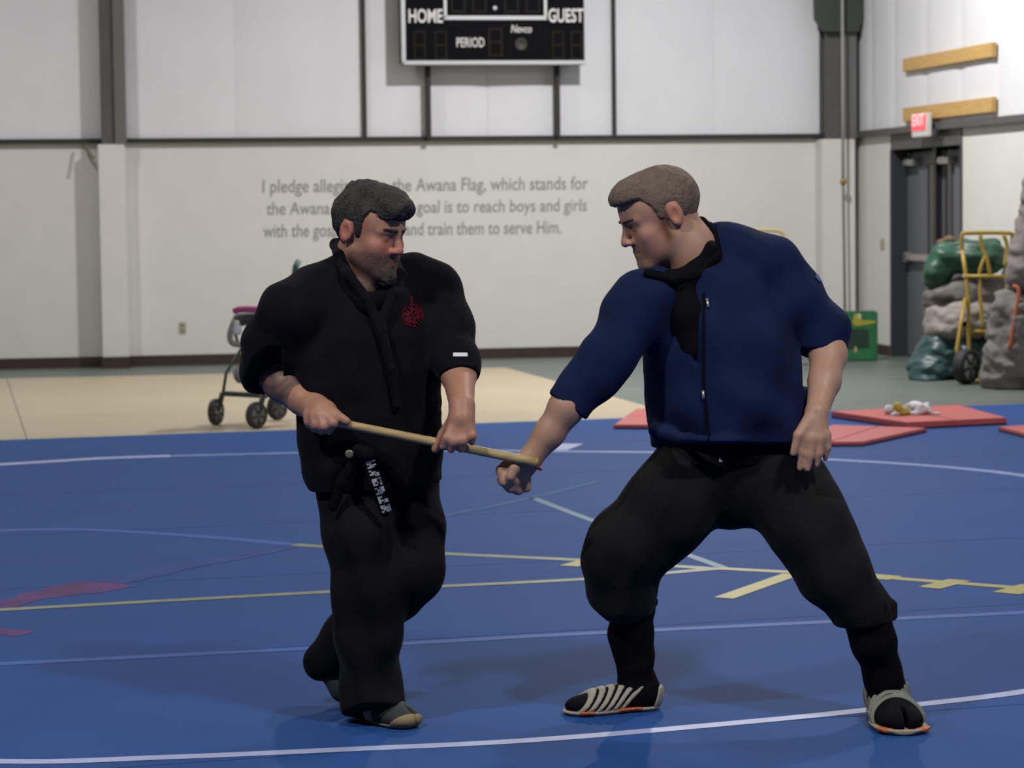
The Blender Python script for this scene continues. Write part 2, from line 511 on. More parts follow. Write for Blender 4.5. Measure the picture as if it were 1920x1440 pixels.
m_glass = mat('dark_door_glass', (0.01, 0.011, 0.014), 0.15)
m_alu = mat('brushed_aluminium', (0.42, 0.42, 0.42), 0.35, metal=0.8)
df = st(RT.obj('trim_5', t1, t1 + 0.05, FZ, zdo, -0.28, 0.02, m_jamb))
st(RT.obj('trim_6', t2 - 0.05, t2, FZ, zdo, -0.28, 0.012, m_jamb))
tm = (t1 + t2) / 2
for i, (a, b) in enumerate(((t1 + 0.05, tm - 0.04), (tm + 0.04, t2 - 0.05))):
    d = thing('door_%d' % (i + 1), RT.pt((a + b) / 2, FZ, -0.15), kind='structure')
    RT.obj('leaf', a, b, FZ + 0.01, zdo - 0.03, -0.2, -0.155, m_door, d, bevel=0.004)
    w0 = b - 0.30 if i == 0 else a + 0.14
    RT.obj('window_pane', w0, w0 + 0.16, 1.0, 1.95, -0.156, -0.150, m_glass, d)
    for q in ((w0 - .02, w0, .98, 1.97), (w0 + .16, w0 + .18, .98, 1.97), (w0 - .02, w0 + .18, .96, .98), (w0 - .02, w0 + .18, 1.95, 1.97)):
        RT.obj('window_bead', q[0], q[1], q[2], q[3], -0.156, -0.143, m_jamb, d)
    RT.obj('push_bar', a + 0.08, b - 0.08, 0.98, 1.05, -0.13, -0.08, m_alu, d, bevel=0.012)
    RT.obj('bar_mount', a + 0.06, a + 0.16, 0.96, 1.07, -0.155, -0.08, m_alu, d, bevel=0.01)
    RT.obj('door_closer', a + 0.08, a + 0.42, zdo - 0.17, zdo - 0.10, -0.155, -0.07, m_alu, d, bevel=0.012)
    tube('closer_arm', [RT.pt(a + 0.3, zdo - 0.1, -0.09), RT.pt(a + 0.5, zdo - 0.07, 0.0), RT.pt(a + 0.25, zdo - 0.03, -0.12)], 0.012, m_dsteel, d)
st(RT.obj('trim_7', tm - 0.04, tm + 0.04, FZ, zdo, -0.26, -0.09, mat('mullion_black', (0.012, 0.012, 0.014), 0.4)))
BKd = RT.obj('door_backing', t1, t2, FZ, zdo, -0.3, -0.27, m_jamb, wr)

# other sides of the hall, out of the picture
m_far = mat('tan_block_wall', (0.30, 0.29, 0.27), 0.8)
st(slab('wall_left', [(-13, -8), (-12.8, -8), (-12.8, 30), (-13, 30)], FZ, ZT, m_far))
st(slab('wall_front', [(-18, -8), (16, -8), (16, -7.8), (-18, -7.8)], FZ, ZT, m_far))
st(slab('ceiling', [(-18, -8), (16, -8), (16, 34), (-18, 34)], ZT, ZT + 0.2, m_ceil))

# ---- lettering
m_ltr = mat('grey_lettering', (0.235, 0.24, 0.225), 0.7)
pl = thing('wall_lettering', BK.pt(*BK.hit(800, 450), 0.004), 'three lines of pale grey pledge lettering painted on the white wall', 'lettering')
for body, xa, xb, ya, yb, h in (
        ('I pledge allegiance to the Awana Flag, which stands for', 492, 1103, 361, 355, 24),
        ('the Awana Clubs, whose goal is to reach boys and girls', 500, 1100, 402, 396, 23),
        ('with the gospel of Christ and train them to serve Him.', 494, 1052, 444, 438, 24)):
    sa, z = BK.hit(xa, ya); sb, z2 = BK.hit(xb, yb)
    BK.text('word', body, sa, sb, (z + z2) / 2, h * 27 / FPX, 0.003, m_ltr, pl, split=True, shear=0.06, bold=0.008)

# ---- scoreboard on two struts
m_sb = mat('scoreboard_black', (0.003, 0.003, 0.0045), 0.6, spec=0.06)
m_sil = mat('silver_border', (0.55, 0.56, 0.58), 0.4, metal=0.3)
m_wht = mat('white_print', (0.72, 0.72, 0.72), 0.6)
m_dim = mat('unlit_digit', (0.014, 0.012, 0.009), 0.6, spec=0.1)
D0 = 0.33
def bh(x, y, d=D0): return BK.hit(x, y, d)
sL, zB = bh(753, 122); sR = BK.s(1098, 122, D0); zTop = zB + 1.22
sb = thing('scoreboard', BK.pt((sL + sR) / 2, zB, D0), 'black scoreboard with silver border reading HOME and GUEST', 'scoreboard')
BK.obj('cabinet', sL, sR, zB, zTop, D0 - 0.18, D0 - 0.004, m_sb, sb, bevel=0.02)
BK.obj('border', sL, sR, zB, zB + 0.045, D0 - 0.02, D0 + 0.012, m_sil, sb, bevel=0.008)
BK.obj('border', sL, sR, zTop - 0.045, zTop, D0 - 0.02, D0 + 0.012, m_sil, sb, bevel=0.008)
BK.obj('border', sL, sL + 0.045, zB, zTop, D0 - 0.02, D0 + 0.012, m_sil, sb, bevel=0.008)
BK.obj('border', sR - 0.012, sR, zB, zTop, D0 - 0.02, D0 + 0.010, m_sil, sb, bevel=0.004)
ca, cb = BK.s(832, 20, D0), BK.s(1025, 20, D0); cz = bh(928, 35)[1]
BK.obj('clock_frame', ca, cb, cz - 0.012, cz + 0.028, D0 - 0.01, D0 + 0.014, m_sil, sb)
BK.obj('clock_frame', ca, cb, cz + 0.42, cz + 0.46, D0 - 0.01, D0 + 0.014, m_sil, sb)
BK.obj('clock_frame', ca, ca + 0.03, cz, cz + 0.44, D0 - 0.01, D0 + 0.014, m_sil, sb)
BK.obj('clock_frame', cb - 0.03, cb, cz, cz + 0.44, D0 - 0.01, D0 + 0.014, m_sil, sb)
def digit(s, z, w, h):
    bm = bmesh.new(); t = w * 0.16
    for q in ((0, w, 0, t), (0, w, h / 2 - t / 2, h / 2 + t / 2), (0, w, h - t, h), (0, t, t, h / 2 - t / 2), (w - t, w, t, h / 2 - t / 2), (0, t, h / 2 + t / 2, h - t), (w - t, w, h / 2 + t / 2, h - t)):
        BK.box(bm, s + q[0], s + q[1], z + q[2], z + q[3], D0 - 0.006, D0 + 0.002)
    from_bm('digit', bm, m_dim, sb)
for x in (845, 885, 945, 985): digit(BK.s(x, 20, D0), cz + 0.06, 0.16, 0.32)
digit(BK.s(915, 80, D0), bh(915, 106)[1], 0.155, 0.30)
for x in (775, 815, 1035, 1070): digit(BK.s(x, 80, D0), bh(915, 112)[1], 0.13, 0.30)
for dz in (0.11, 0.25):
    lathe('colon_dot', BK.pt(BK.s(928, 10, D0), cz + dz, D0), n_back, [(-.004, .022), (.003, .022)], m_wht, sb, 12)
BK.text('home_lettering', 'HOME', BK.s(766, 30, D0), BK.s(830, 30, D0), bh(800, 42)[1], 24 * 27 / FPX, D0 + 0.006, m_wht, sb, bold=0.02)
BK.text('guest_lettering', 'GUEST', BK.s(1028, 30, D0), BK.s(1094, 30, D0), bh(1060, 41)[1], 24 * 27 / FPX, D0 + 0.006, m_wht, sb, bold=0.02)
BK.text('period_lettering', 'PERIOD', BK.s(856, 80, D0), BK.s(908, 80, D0), bh(880, 88)[1], 17 * 27 / FPX, D0 + 0.006, m_wht, sb, bold=0.008)
BK.text('maker_lettering', 'Nevco', BK.s(958, 55, D0), BK.s(997, 55, D0), bh(977, 61)[1], 14 * 27 / FPX, D0 + 0.006, m_wht, sb, shear=0.2, bold=0.008)
lathe('horn_grille', BK.pt(*bh(977, 83), D0), n_back, [(-.004, .066), (.006, .066), (.006, .05), (.002, .045)], mat('horn_grey', (0.03, 0.03, 0.03), 0.6), sb, 20)
for x in (803, 1045):
    s = BK.s(x, 190, 0.12)
    BK.obj('strut', s - 0.024, s + 0.024, ZL + 0.01, zTop, 0.05, 0.15, m_dsteel, sb)

# ---- timbers, exit sign, outlets, rope, conduit
m_wood = mat('pine_board', (0.50, 0.31, 0.10), 0.55, noise=0.15, nscale=6, stretch=(1, 1, 12))
for pts, lab in ((((1694, 110), (1694, 136), (1864, 106), (1864, 79)), 'upper pine board fixed high on the right wall'),
                 (((1694, 201), (1694, 229), (1866, 210), (1866, 183)), 'lower pine board fixed above the exit sign')):
    sa = RT.s(1694, 120, 0.05); sbb = RT.s(1862, 100, 0.05)
    z = [RT.z(x, y, 0.05) for x, y in pts]
    zt = (z[0] + z[3]) / 2; zb = (z[1] + z[2]) / 2
    tag(RT.obj('pine_board', sa, sbb, zb, zt, 0.012, 0.06, m_wood, None, bevel=0.006), lab, 'board', 'pine boards on the right wall')
D1 = 0.16
sa, zb = RT.hit(1710, 259, D1); sbx, zt = RT.hit(1738, 211, D1)
ex = thing('exit_sign', RT.pt((sa + sbx) / 2, zb, 0.02), 'lit red and white exit sign above the grey double doors', 'exit sign')
RT.obj('housing', sa, sbx, zb, zt, 0.105, 0.165, mat('sign_white', (0.62, 0.6, 0.57), 0.5), ex, bevel=0.01)
RT.obj('red_panel', sa + 0.02, sbx - 0.02, zb + 0.07, zt - 0.01, 0.155, 0.172, mat('exit_red', (0.5, 0.03, 0.04), 0.4, emit=(1.0, 0.10, 0.13), estr=0.85), ex)
RT.text('exit_lettering', 'EXIT', sa + 0.05, sbx - 0.05, zb + 0.12, (zt - zb) * 0.45, 0.174, mat('exit_glow', (0.9, 0.5, 0.5), 0.4, emit=(1.0, 0.45, 0.45), estr=1.0), ex, bold=0.02)
RT.obj('mount', sa + 0.1, sbx + 0.1, zb + 0.01, zb + 0.07, 0.075, 0.11, m_jamb, ex)
m_bei = mat('beige_plate', (0.36, 0.33, 0.24), 0.5)
s, z = BK.hit(342, 615)
ot = thing('wall_outlet', BK.pt(s, z, 0), 'beige electrical outlet low on the white back wall', 'outlet')
BK.obj('plate', s - 0.036, s + 0.036, z - 0.06, z + 0.06, 0, 0.007, m_bei, ot, bevel=0.003)
for dz in (-0.028, 0.028): BK.obj('socket', s - 0.018, s + 0.018, z + dz - 0.016, z + dz + 0.016, 0.006, 0.010, mat('socket_tan', (0.22, 0.2, 0.14), 0.5), ot)
s, z = RT.hit(1655, 458)
ot = thing('light_switch', RT.pt(s, z, 0), 'beige light switch plate beside the dark door frame', 'switch')
RT.obj('plate', s - 0.06, s + 0.06, z - 0.06, z + 0.06, 0, 0.007, m_bei, ot, bevel=0.003)
for ds in (-0.025, 0.025): RT.obj('toggle', s + ds - 0.006, s + ds + 0.006, z - 0.012, z + 0.012, 0.006, 0.02, m_bei, ot)
rp = thing('hanging_rope', BK.pt(*BK.hit(1583, 640, 0.45), 0.45), 'thin hanging rope with brass clip in front of the dark column', 'rope')
rt = [BK.pt(*BK.hit(1579, -60, 0.45), 0.45), BK.pt(*BK.hit(1580, 150, 0.45), 0.45), BK.pt(*BK.hit(1581, 340, 0.45), 0.45)]
tube('rope', rt, 0.016, mat('rope_grey', (0.30, 0.30, 0.28), 0.8), rp)
tube('cord', [rt[2], BK.pt(*BK.hit(1583, 480, 0.45), 0.45), BK.pt(*BK.hit(1585, 655, 0.45), 0.45)], 0.013, mat('cord_olive', (0.10, 0.10, 0.075), 0.8), rp)
lathe('brass_clip', rt[2] - np.array([0, 0, 0.04]), (0, 0, 1), [(0, .012), (.01, .03), (.06, .03), (.075, .012)], mat('brass', (0.30, 0.19, 0.06), 0.4, metal=0.6), rp, 12)
s = RT.s(1598, 300) if RT.s(1598, 300) > 0.02 else 0.06
cd = tube('wall_conduit', [BK.pt(-0.06, ZL - 0.03, 0.06), BK.pt(-0.06, 1.5, 0.06)], 0.018, mat('white_conduit', (0.68, 0.68, 0.66), 0.5))
tag(cd, 'short white conduit running down the corner beside the rope', 'conduit')

# ================================================================== BLUE MAT AND ITS MARKINGS
def blue_material():
    m = mat('blue_mat_vinyl', (0.0085, 0.056, 0.228), 0.72, spec=0.16, noise=0.07, nscale=2.2, bump=0.12, bscale=220, sheen=0.05, tint=(0.5, 0.7, 1.0))
    return m
m_blue = blue_material()
fa = G(0, 825); fb = G(1900, 758)
dm = (fb - fa); dm[2] = 0; dm /= np.linalg.norm(dm); pm = np.array([dm[1], -dm[0], 0])   # along the seams / toward the camera
wm = thing('blue_mat', G(960, 1100), 'large blue roll-out floor mat with white circle and yellow tape', 'floor mat')
wm.matrix_basis = Matrix.Translation((float(G(960, 1100)[0]), float(G(960, 1100)[1]), FZ))
seamA = float(np.dot(G(0, 1245) - fa, pm))
rollw = seamA / 5.0
k = 0
while k * rollw < 16.5:
    a = fa + pm * (k * rollw + 0.0015); b = fa + pm * ((k + 1) * rollw - 0.0015)
    slab('mat_section', [(a - dm * 5), (b - dm * 5), (b + dm * 8.6), (a + dm * 8.6)], FZ, 0.0, m_blue, wm, bevel=0.0015)
    k += 1
def ribbon(name, pix, w, m, z=0.0012, smooth=True, pre=(), post=()):
    pts = list(pre) + [G(x, y) for x, y in pix] + list(post)
    if smooth and len(pts) > 2: pts = spline(pts, 8)
    v = []; n = len(pts)
    for i, p in enumerate(pts):
        t = pts[min(i + 1, n - 1)] - pts[max(i - 1, 0)]; t[2] = 0; t /= np.linalg.norm(t)
        q = np.array([-t[1], t[0], 0]); ww = w[i * (len(w) - 1) // max(n - 1, 1)] if isinstance(w, (list, tuple)) else w
        v.append(p + q * ww / 2 + np.array([0, 0, z])); v.append(p - q * ww / 2 + np.array([0, 0, z]))
    f = [[2 * i, 2 * i + 1, 2 * i + 3, 2 * i + 2] for i in range(n - 1)]
    o = mesh(name, v, f, m, wm)
    me = o.data; bm = bmesh.new(); bm.from_mesh(me); bmesh.ops.recalc_face_normals(bm, faces=bm.faces)
    if bm.faces[:] and sum(fc_.normal.z for fc_ in bm.faces) < 0: bmesh.ops.reverse_faces(bm, faces=bm.faces[:])
    bm.to_mesh(me); bm.free()
    return o
m_wline = mat('white_line', (0.34, 0.375, 0.60), 0.5, noise=0.12, nscale=9)
m_wold = mat('worn_white_line', (0.16, 0.24, 0.50), 0.5, noise=0.25, nscale=7)
m_faint = mat('clear_seam_tape', (0.024, 0.09, 0.34), 0.6, spec=0.3, noise=0.1, nscale=5)
m_yel = mat('yellow_tape', (0.34, 0.29, 0.055), 0.5, noise=0.15, nscale=14)
m_yold = mat('worn_yellow_tape', (0.21, 0.225, 0.12), 0.5, noise=0.2, nscale=9)
m_grn = mat('worn_green_tape', (0.014, 0.115, 0.20), 0.5, noise=0.2, nscale=9)
m_red = mat('worn_red_mark', (0.10, 0.045, 0.155), 0.75, spec=0.2, noise=0.3, nscale=4)
m_redf = mat('faded_red_mark', (0.026, 0.056, 0.215), 0.75, spec=0.2, noise=0.2, nscale=4)
# the painted circle: radius 4.66 m; beyond the frame it simply goes on round
def arc(a0, a1, n=14):
    return [np.array([-1.019 + 4.663 * math.cos(math.radians(a0 + (a1 - a0) * i / n)), 11.924 + 4.663 * math.sin(math.radians(a0 + (a1 - a0) * i / n)), 0.0]) for i in range(n + 1)]
ribbon('circle_line', [(0, 1428), (320, 1420), (640, 1406), (1000, 1388), (1400, 1354), (1640, 1330), (1920, 1297)], 0.062, m_wline, pre=arc(205, 256), post=arc(-48, -20, 8))
ribbon('circle_line', [(0, 871), (100, 865), (200, 859), (320, 855)], 0.14, m_wline, pre=arc(205, 128))
ribbon('circle_line', [(322, 855), (620, 848), (850, 845), (1100, 847), (1300, 850), (1560, 862), (1750, 874), (1905, 890)], 0.10, m_wold, post=arc(22, -20, 10))
ribbon('inner_circle_line', [(-300, 1020), (-150, 1002), (0, 995), (100, 993), (200, 995), (400, 1008), (545, 1021)], 0.09, m_faint)
ribbon('seam_tape', [(-1200, 1305), (640, 1213), (1100, 1188), (2000, 1145)], 0.07, m_faint)
ribbon('yellow_line', [(550, 1021), (620, 1026), (850, 1039), (1100, 1051), (1345, 1067)], 0.075, m_yold)
ribbon('yellow_line', [(-700, 1184), (0, 1144), (620, 1110), (1100, 1086), (1340, 1067)], 0.07, m_yold, z=0.0018)
ribbon('yellow_line', [(1345, 1066), (1480, 1073), (1650, 1083), (1800, 1094), (2400, 1140)], 0.07, m_yel, z=0.0015)
ribbon('tape_strip', [(1357, 1122), (1485, 1077)], 0.085, m_yel, z=0.0022)
ribbon('tape_strip', [(1066, 1062), (1110, 1050)], 0.09, m_yel, z=0.0022)
ribbon('tape_strip', [(1640, 1086), (1666, 1079)], 0.13, m_yel, z=0.0022)
ribbon('tape_strip', [(1742, 1103), (1800, 1088)], 0.10, m_yel, z=0.0022)
ribbon('tape_strip', [(1886, 1113), (1940, 1098)], 0.12, m_yel, z=0.0022)
ribbon('green_line', [(1000, 934), (1110, 976), (1360, 1066)], 0.05, m_grn)
ribbon('green_line', [(830, 968), (920, 950), (1000, 933), (1120, 903)], 0.06, mat('faded_green_tape', (0.012, 0.085, 0.235), 0.7, spec=0.2))
ribbon('red_mark', [(-160, 1175), (-20, 1142), (70, 1118), (130, 1108), (210, 1093)], [0.10, 0.14, 0.22, 0.30, 0.10], m_red)
ribbon('red_mark', [(205, 1093), (330, 1066), (440, 1046), (545, 1024)], [0.16, 0.12, 0.12, 0.08], m_redf)
ribbon('red_mark', [(-120, 1170), (20, 1186), (50, 1189)], [0.10, 0.12, 0.05], m_red)
ribbon('white_scuff', [(1040, 844), (1072, 832)], 0.16, m_wline)

# ================================================================== RED EXERCISE MATS
m_rmat = mat('red_mat_vinyl', (0.48, 0.085, 0.075), 0.5, noise=0.06, nscale=5, bump=0.05, bscale=80)
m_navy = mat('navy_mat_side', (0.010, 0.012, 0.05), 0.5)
def red_mat(pix, label, th=0.032, lift=0.0):
    cs = [G(x, y, th + lift) for x, y in pix]
    t = thing('exercise_mat', (float(np.mean([c[0] for c in cs])), float(np.mean([c[1] for c in cs])), 0.0), label, 'exercise mat', 'red exercise mats on the blue mat')
    n = len(cs)
    a, b, c, d = cs
    # two panels meeting at a fold half way along
    m1 = (a + b) / 2; m2 = (d + c) / 2
    for i, q in enumerate(([a, m1, m2, d], [m1, b, c, m2])):
        ctr = sum(q) / 4
        qq = [ctr + (p - ctr) * 0.995 for p in q]
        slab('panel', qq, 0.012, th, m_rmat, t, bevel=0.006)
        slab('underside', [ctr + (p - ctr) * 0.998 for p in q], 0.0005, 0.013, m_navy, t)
    return t
red_mat([(1150, 796), (1192, 766), (1345, 768), (1330, 798)], 'red exercise mat half hidden behind the man in navy')
red_mat([(1700, 792), (1888, 783), (1797, 759), (1558, 771)], 'red exercise mat carrying the crumpled white cloth', th=0.05)
red_mat([(1490, 829), (1618, 828), (1738, 802), (1560, 796)], 'red exercise mat nearest the hanging hand of the man in navy')
red_mat([(1930, 815), (2060, 806), (1990, 792), (1872, 800)], 'red exercise mat cut off by the right edge of the picture')
# crumpled cloth
cp = G(1705, 777, 0.05)
cl = thing('crumpled_cloth', cp, 'crumpled white cloth with a yellow patch lying on a red mat', 'cloth')
def px(x, y, Y): return P(x, y, Y)
Yc = cp[1]
F = Field(cp - np.array([0.35, 0.3, 0.03]), cp + np.array([0.35, 0.3, 0.2]), 0.009)
for x, y, rr, dy in ((1663, 769, 7, 0), (1690, 771, 10, .03), (1705, 762, 9, .05), (1720, 764, 10, .0), (1733, 768, 9, 0), (1748, 775, 5, -.03), (1757, 778, 4, -.03), (1680, 777, 6, -.05), (1710, 776, 8, -.05)):
    c = P(x, y, Yc + dy); r = rr * Yc / FPX
    F.ell(c, np.array([r * 1.3, r * 1.5, r]), 0.03)
F.fold(0.012, 60, 3); F.cut((0, 0, 0.052), (0, 0, -1))
F.build('cloth', mat('white_cloth', (0.62, 0.62, 0.66), 0.8), cl)
F = Field(cp - np.array([0.35, 0.3, 0.03]), cp + np.array([0.35, 0.3, 0.2]), 0.008)
for x, y, rr in ((1680, 764, 7), (1690, 769, 8), (1697, 774, 6)):
    c = P(x, y, Yc - 0.07); r = rr * Yc / FPX; F.ell(c, np.array([r, r, r]), 0.03)
F.fold(0.008, 60, 4); F.cut((0, 0, 0.052), (0, 0, -1))
F.build('yellow_patch', mat('yellow_cloth', (0.45, 0.38, 0.05), 0.8), cl)

# ================================================================== STROLLER
m_blk = mat('black_plastic', (0.018, 0.019, 0.02), 0.5)
m_tyre = mat('tyre_rubber', (0.03, 0.031, 0.032), 0.7)
m_tubeg = mat('stroller_frame_grey', (0.06, 0.065, 0.07), 0.4, metal=0.3)
m_hub = mat('wheel_hub_grey', (0.16, 0.165, 0.17), 0.5)
wp = G(405, 798, FZ + 0.006); YS = wp[1]; zf = FZ + 0.006
sr = thing('stroller', G(480, 795, zf), 'small grey and pink stroller standing on the tan court behind the man in black', 'stroller')
wax = np.array([0.80, -0.6, 0]); wax /= np.linalg.norm(wax)          # axle direction, seen at an angle
def wheel(c, r, ax, parent, hubm=m_hub, tyrem=m_tyre, w=0.028):
    wl = lathe('wheel', c, ax, [(-w * .6, r * .72), (-w, r * .82), (-w * .8, r * .95), (-w * .3, r), (w * .3, r), (w * .8, r * .95), (w, r * .82), (w * .6, r * .72)], tyrem, parent, 24)
    hb = lathe('hub', c, ax, [(-w * .75, r * .22), (-w * .72, r * .74), (w * .72, r * .74), (w * .75, r * .22)], hubm, wl, 20)
    a = np.array(ax) / np.linalg.norm(ax)
    ref = np.array([0, 0, 1.0]); u = np.cross(a, ref); u /= np.linalg.norm(u); v = np.cross(a, u)
    for k in range(5):
        t = 2 * math.pi * k / 5 + 0.3
        dv = math.cos(t) * u + math.sin(t) * v
        for sd in (-1, 1):
            tube('spoke', [np.array(c) + a * w * .78 * sd + dv * r * .15, np.array(c) + a * w * .78 * sd + dv * r * .66], r * 0.09, m_tyre, wl, 6)
    return wl
def wz(c, r): return np.array([c[0], c[1], zf + r])
rW = 25 * YS / FPX
w1 = wz(P(405, 773, YS + 0.05), rW); w2 = wz(P(481, 777, YS - 0.30), rW)
w3 = wz(P(520, 770, YS + 0.45), rW); w4 = wz(P(596, 772, YS + 0.10), rW)
fwdS = np.array([-0.6, -0.8, 0]); fwdS /= np.linalg.norm(fwdS)
for c in (w1, w2, w3, w4):
    wheel(c, rW, (1.0, -0.35, 0) if c is w1 else (1, -0.75, 0), sr, w=0.03)
def S(x, y, dy=0.0): return P(x, y, YS + dy)
for c, top in ((w1, S(424, 700, .02)), (w2, S(498, 705, -.28))):
    tube('front_fork', [c, c + np.array([0.03, 0.02, 0.07]), c + np.array([0.05, 0.02, 0.14])], 0.022, m_blk, sr)
    tube('front_tube', [c + np.array([0.05, 0.02, 0.12]), top, top + np.array([0.12, 0.12, 0.20])], 0.012, m_tubeg, sr)
tube('front_axle', [S(420, 738, .03), S(500, 742, -.28)], 0.02, m_tubeg, sr)
tube('side_tube', [w3 + np.array([0, 0, .06]), S(445, 640, .25), S(437, 612, .2)], 0.012, m_tubeg, sr)
hA, hB = S(553, 500, .35), S(610, 502, .05)
tube('push_tube', [w3 + np.array([0, 0, .02]), S(530, 640, .42), S(548, 560, .38), hA], 0.013, m_tubeg, sr)
tube('push_tube', [w4 + np.array([0, 0, .02]), S(590, 640, .12), S(604, 560, .08), hB], 0.013, m_tubeg, sr)
for h in (hA, hB): tube('handle_grip', [h + np.array([0, 0, -.06]), h + np.array([.005, .01, .0]), h + np.array([.02, .06, .035])], 0.024, mat('teal_grip', (0.02, 0.11, 0.07), 0.6), sr)
tube('brake_bar', [w3 + np.array([0, 0, .05]), w4 + np.array([0, 0, .05])], 0.012, m_tubeg, sr)
tube('rear_strap', [S(556, 664, .1), S(560, 690, .1), S(566, 725, .1)], 0.02, mat('pale_strap', (0.3, 0.3, 0.28), 0.7), sr)
F = Field(S(420, 760, 0) - np.array([0, .5, 0.05]), S(620, 560, 0) + np.array([0, .6, 0.1]), 0.018)
F.chain([(S(452, 702, .0), .06), (S(540, 700, -.05), .07)], 0.05, 1.8); F.chain([(S(520, 690, .25), .08), (S(545, 600, .4), .06)], 0.06, 1.3)
F.fold(0.01, 30, 5)
F.build('seat', mat('lavender_cloth', (0.20, 0.17, 0.23), 0.8, noise=0.25, nscale=20), sr)
F = Field(S(425, 650, 0) - np.array([0, .4, 0]), S(600, 560, 0) + np.array([0, .6, 0.05]), 0.016)
F.chain([(S(448, 600, .05), .05), (S(475, 592, .1), .06), (S(560, 596, .2), .07)], 0.05, 2.0); F.cut(S(480, 588, .0), (0, 0, 1))
F.build('canopy', mat('grey_canopy', (0.045, 0.05, 0.048), 0.7), sr)
tube('canopy_trim', spline([S(440, 583, -.02), S(455, 580, -.06), S(500, 581, -.08), S(560, 584, -.02)]), 0.024, mat('pink_trim', (0.40, 0.06, 0.20), 0.7), sr)
tube('bumper_bar', spline([S(440, 600, -.02), S(432, 622, -.05), S(433, 640, -.05), S(448, 646, -.05), S(500, 640, -.1)]), 0.022, mat('pale_green_plastic', (0.22, 0.23, 0.20), 0.5), sr)
F = Field(S(436, 632, 0) - np.array([.02, .12, .03]), S(456, 592, 0) + np.array([.02, .1, .03]), 0.006)
F.cone(S(445, 620, -.05), .035, S(444, 606, -.05), .022, 0.01, 0.6); F.build('cup', mat('white_cup', (0.6, 0.6, 0.62), 0.4), sr)

# ================================================================== YELLOW HAND TRUCK WITH TARP BUNDLES
m_yt = mat('yellow_steel', (0.30, 0.20, 0.02), 0.45, noise=0.12, nscale=9)
YH = G(1812, 716, FZ)[1]
def H(x, y, dy=0.0): return P(x, y, YH + dy)
ht = thing('hand_truck', G(1830, 714, FZ), 'yellow tubular hand truck parked between the tarp bundles by the door', 'hand truck')
tr = 0.018
tube('handle_bar', spline([H(1804, 470, .1), H(1804, 442, .1), H(1815, 437, .1), H(1890, 437, .1), H(1898, 444, .1), H(1896, 470, .1)]), tr, m_yt, ht)
tube('rail', [H(1804, 468, .1), H(1811, 515, .05), H(1816, 568, .0), H(1817, 650, -.05), H(1817, 700, -.08)], tr, m_yt, ht)
tube('rail', [H(1896, 468, .1), H(1890, 515, .05), H(1886, 568, .0), H(1884, 650, -.05), H(1884, 700, -.08)], tr, m_yt, ht)
tube('crossbar', [H(1808, 518, .04), H(1893, 519, .04)], tr, m_yt, ht)
tube('crossbar', [H(1815, 630, -.02), H(1822, 622, -.02), H(1846, 622, -.02), H(1884, 628, -.02)], tr, m_yt, ht)
tube('brace', spline([H(1838, 440, .08), H(1841, 462, .08), H(1850, 485, .06), H(1857, 517, .05)]), tr, m_yt, ht)
tube('brace', spline([H(1848, 478, .07), H(1838, 505, .05), H(1837, 530, .04), H(1842, 622, -.02)]), tr * .9, m_yt, ht)
tube('brace', spline([H(1882, 440, .08), H(1888, 462, .08), H(1884, 500, .06)]), tr, m_yt, ht)
tube('axle_strut', [H(1810, 560, .0), H(1801, 610, -.12), H(1794, 655, -.2), H(1800, 680, -.25)], tr, m_yt, ht)
tube('axle_strut', [H(1888, 560, .0), H(1890, 610, -.12), H(1892, 655, -.2), H(1890, 680, -.25)], tr, m_yt, ht)
rH = 33 * YH / FPX
zc = FZ + rH
wc1 = H(1811, 682, -.3); wc1[2] = zc; wc2 = H(1885, 682, -.25); wc2[2] = zc
wheel(wc1, rH, (0.75, -0.66, 0), ht, hubm=mat('silver_hub', (0.35, 0.35, 0.36), 0.4), tyrem=mat('black_tyre', (0.012, 0.011, 0.014), 0.7), w=0.06)
wheel(wc2, rH, (0.75, -0.66, 0), ht, hubm=MATS['silver_hub'], tyrem=MATS['black_tyre'], w=0.06)
tube('axle', [wc1, wc2], 0.016, m_dsteel, ht)
tp = [H(1812, 706, -.1), H(1888, 706, -.1), H(1888, 712, .2), H(1812, 712, .2)]
slab('toe_plate', tp, FZ + 0.004, FZ + 0.014, m_yt, ht)

def soft(name, parts, label, cat, base, lo_px, hi_px, Y, dep, res=0.013):
    t = thing(name, base, label, cat)
    for pn, m, chain, fl, k, amp, fr, seed in parts:
        pts = [(P(x, y, Y + dy), r * Y / FPX) for x, y, dy, r in chain]
        lo = np.min([p - r * max(1, fl) for p, r in pts], 0) - 0.06; hi = np.max([p + r * max(1, fl) for p, r in pts], 0) + 0.06
        F = Field(lo, hi, res); F.chain(pts, k, fl); F.fold(amp, fr, seed); F.fold(amp * .5, fr * 2.2, seed + 50, axis=(.25, .25, 1.6)); F.fold(.0045, 55, seed + 90, axis=(.3, .3, 1.6), warp=1.5)
        F.cut((0, 0, FZ + 0.002), (0, 0, -1))
        F.build(pn, m, t)
    return t
m_tg = mat('green_tarp', (0.013, 0.062, 0.036), 0.5, noise=0.35, nscale=9)
m_tk = mat('grey_pad', (0.115, 0.105, 0.098), 0.7, noise=0.2, nscale=8)
m_tl = mat('light_grey_pad', (0.22, 0.195, 0.18), 0.7, noise=0.2, nscale=8)
m_tt = mat('teal_tarp', (0.022, 0.058, 0.062), 0.45, noise=0.3, nscale=7)
m_tb = mat('brown_cloth', (0.13, 0.075, 0.045), 0.8)
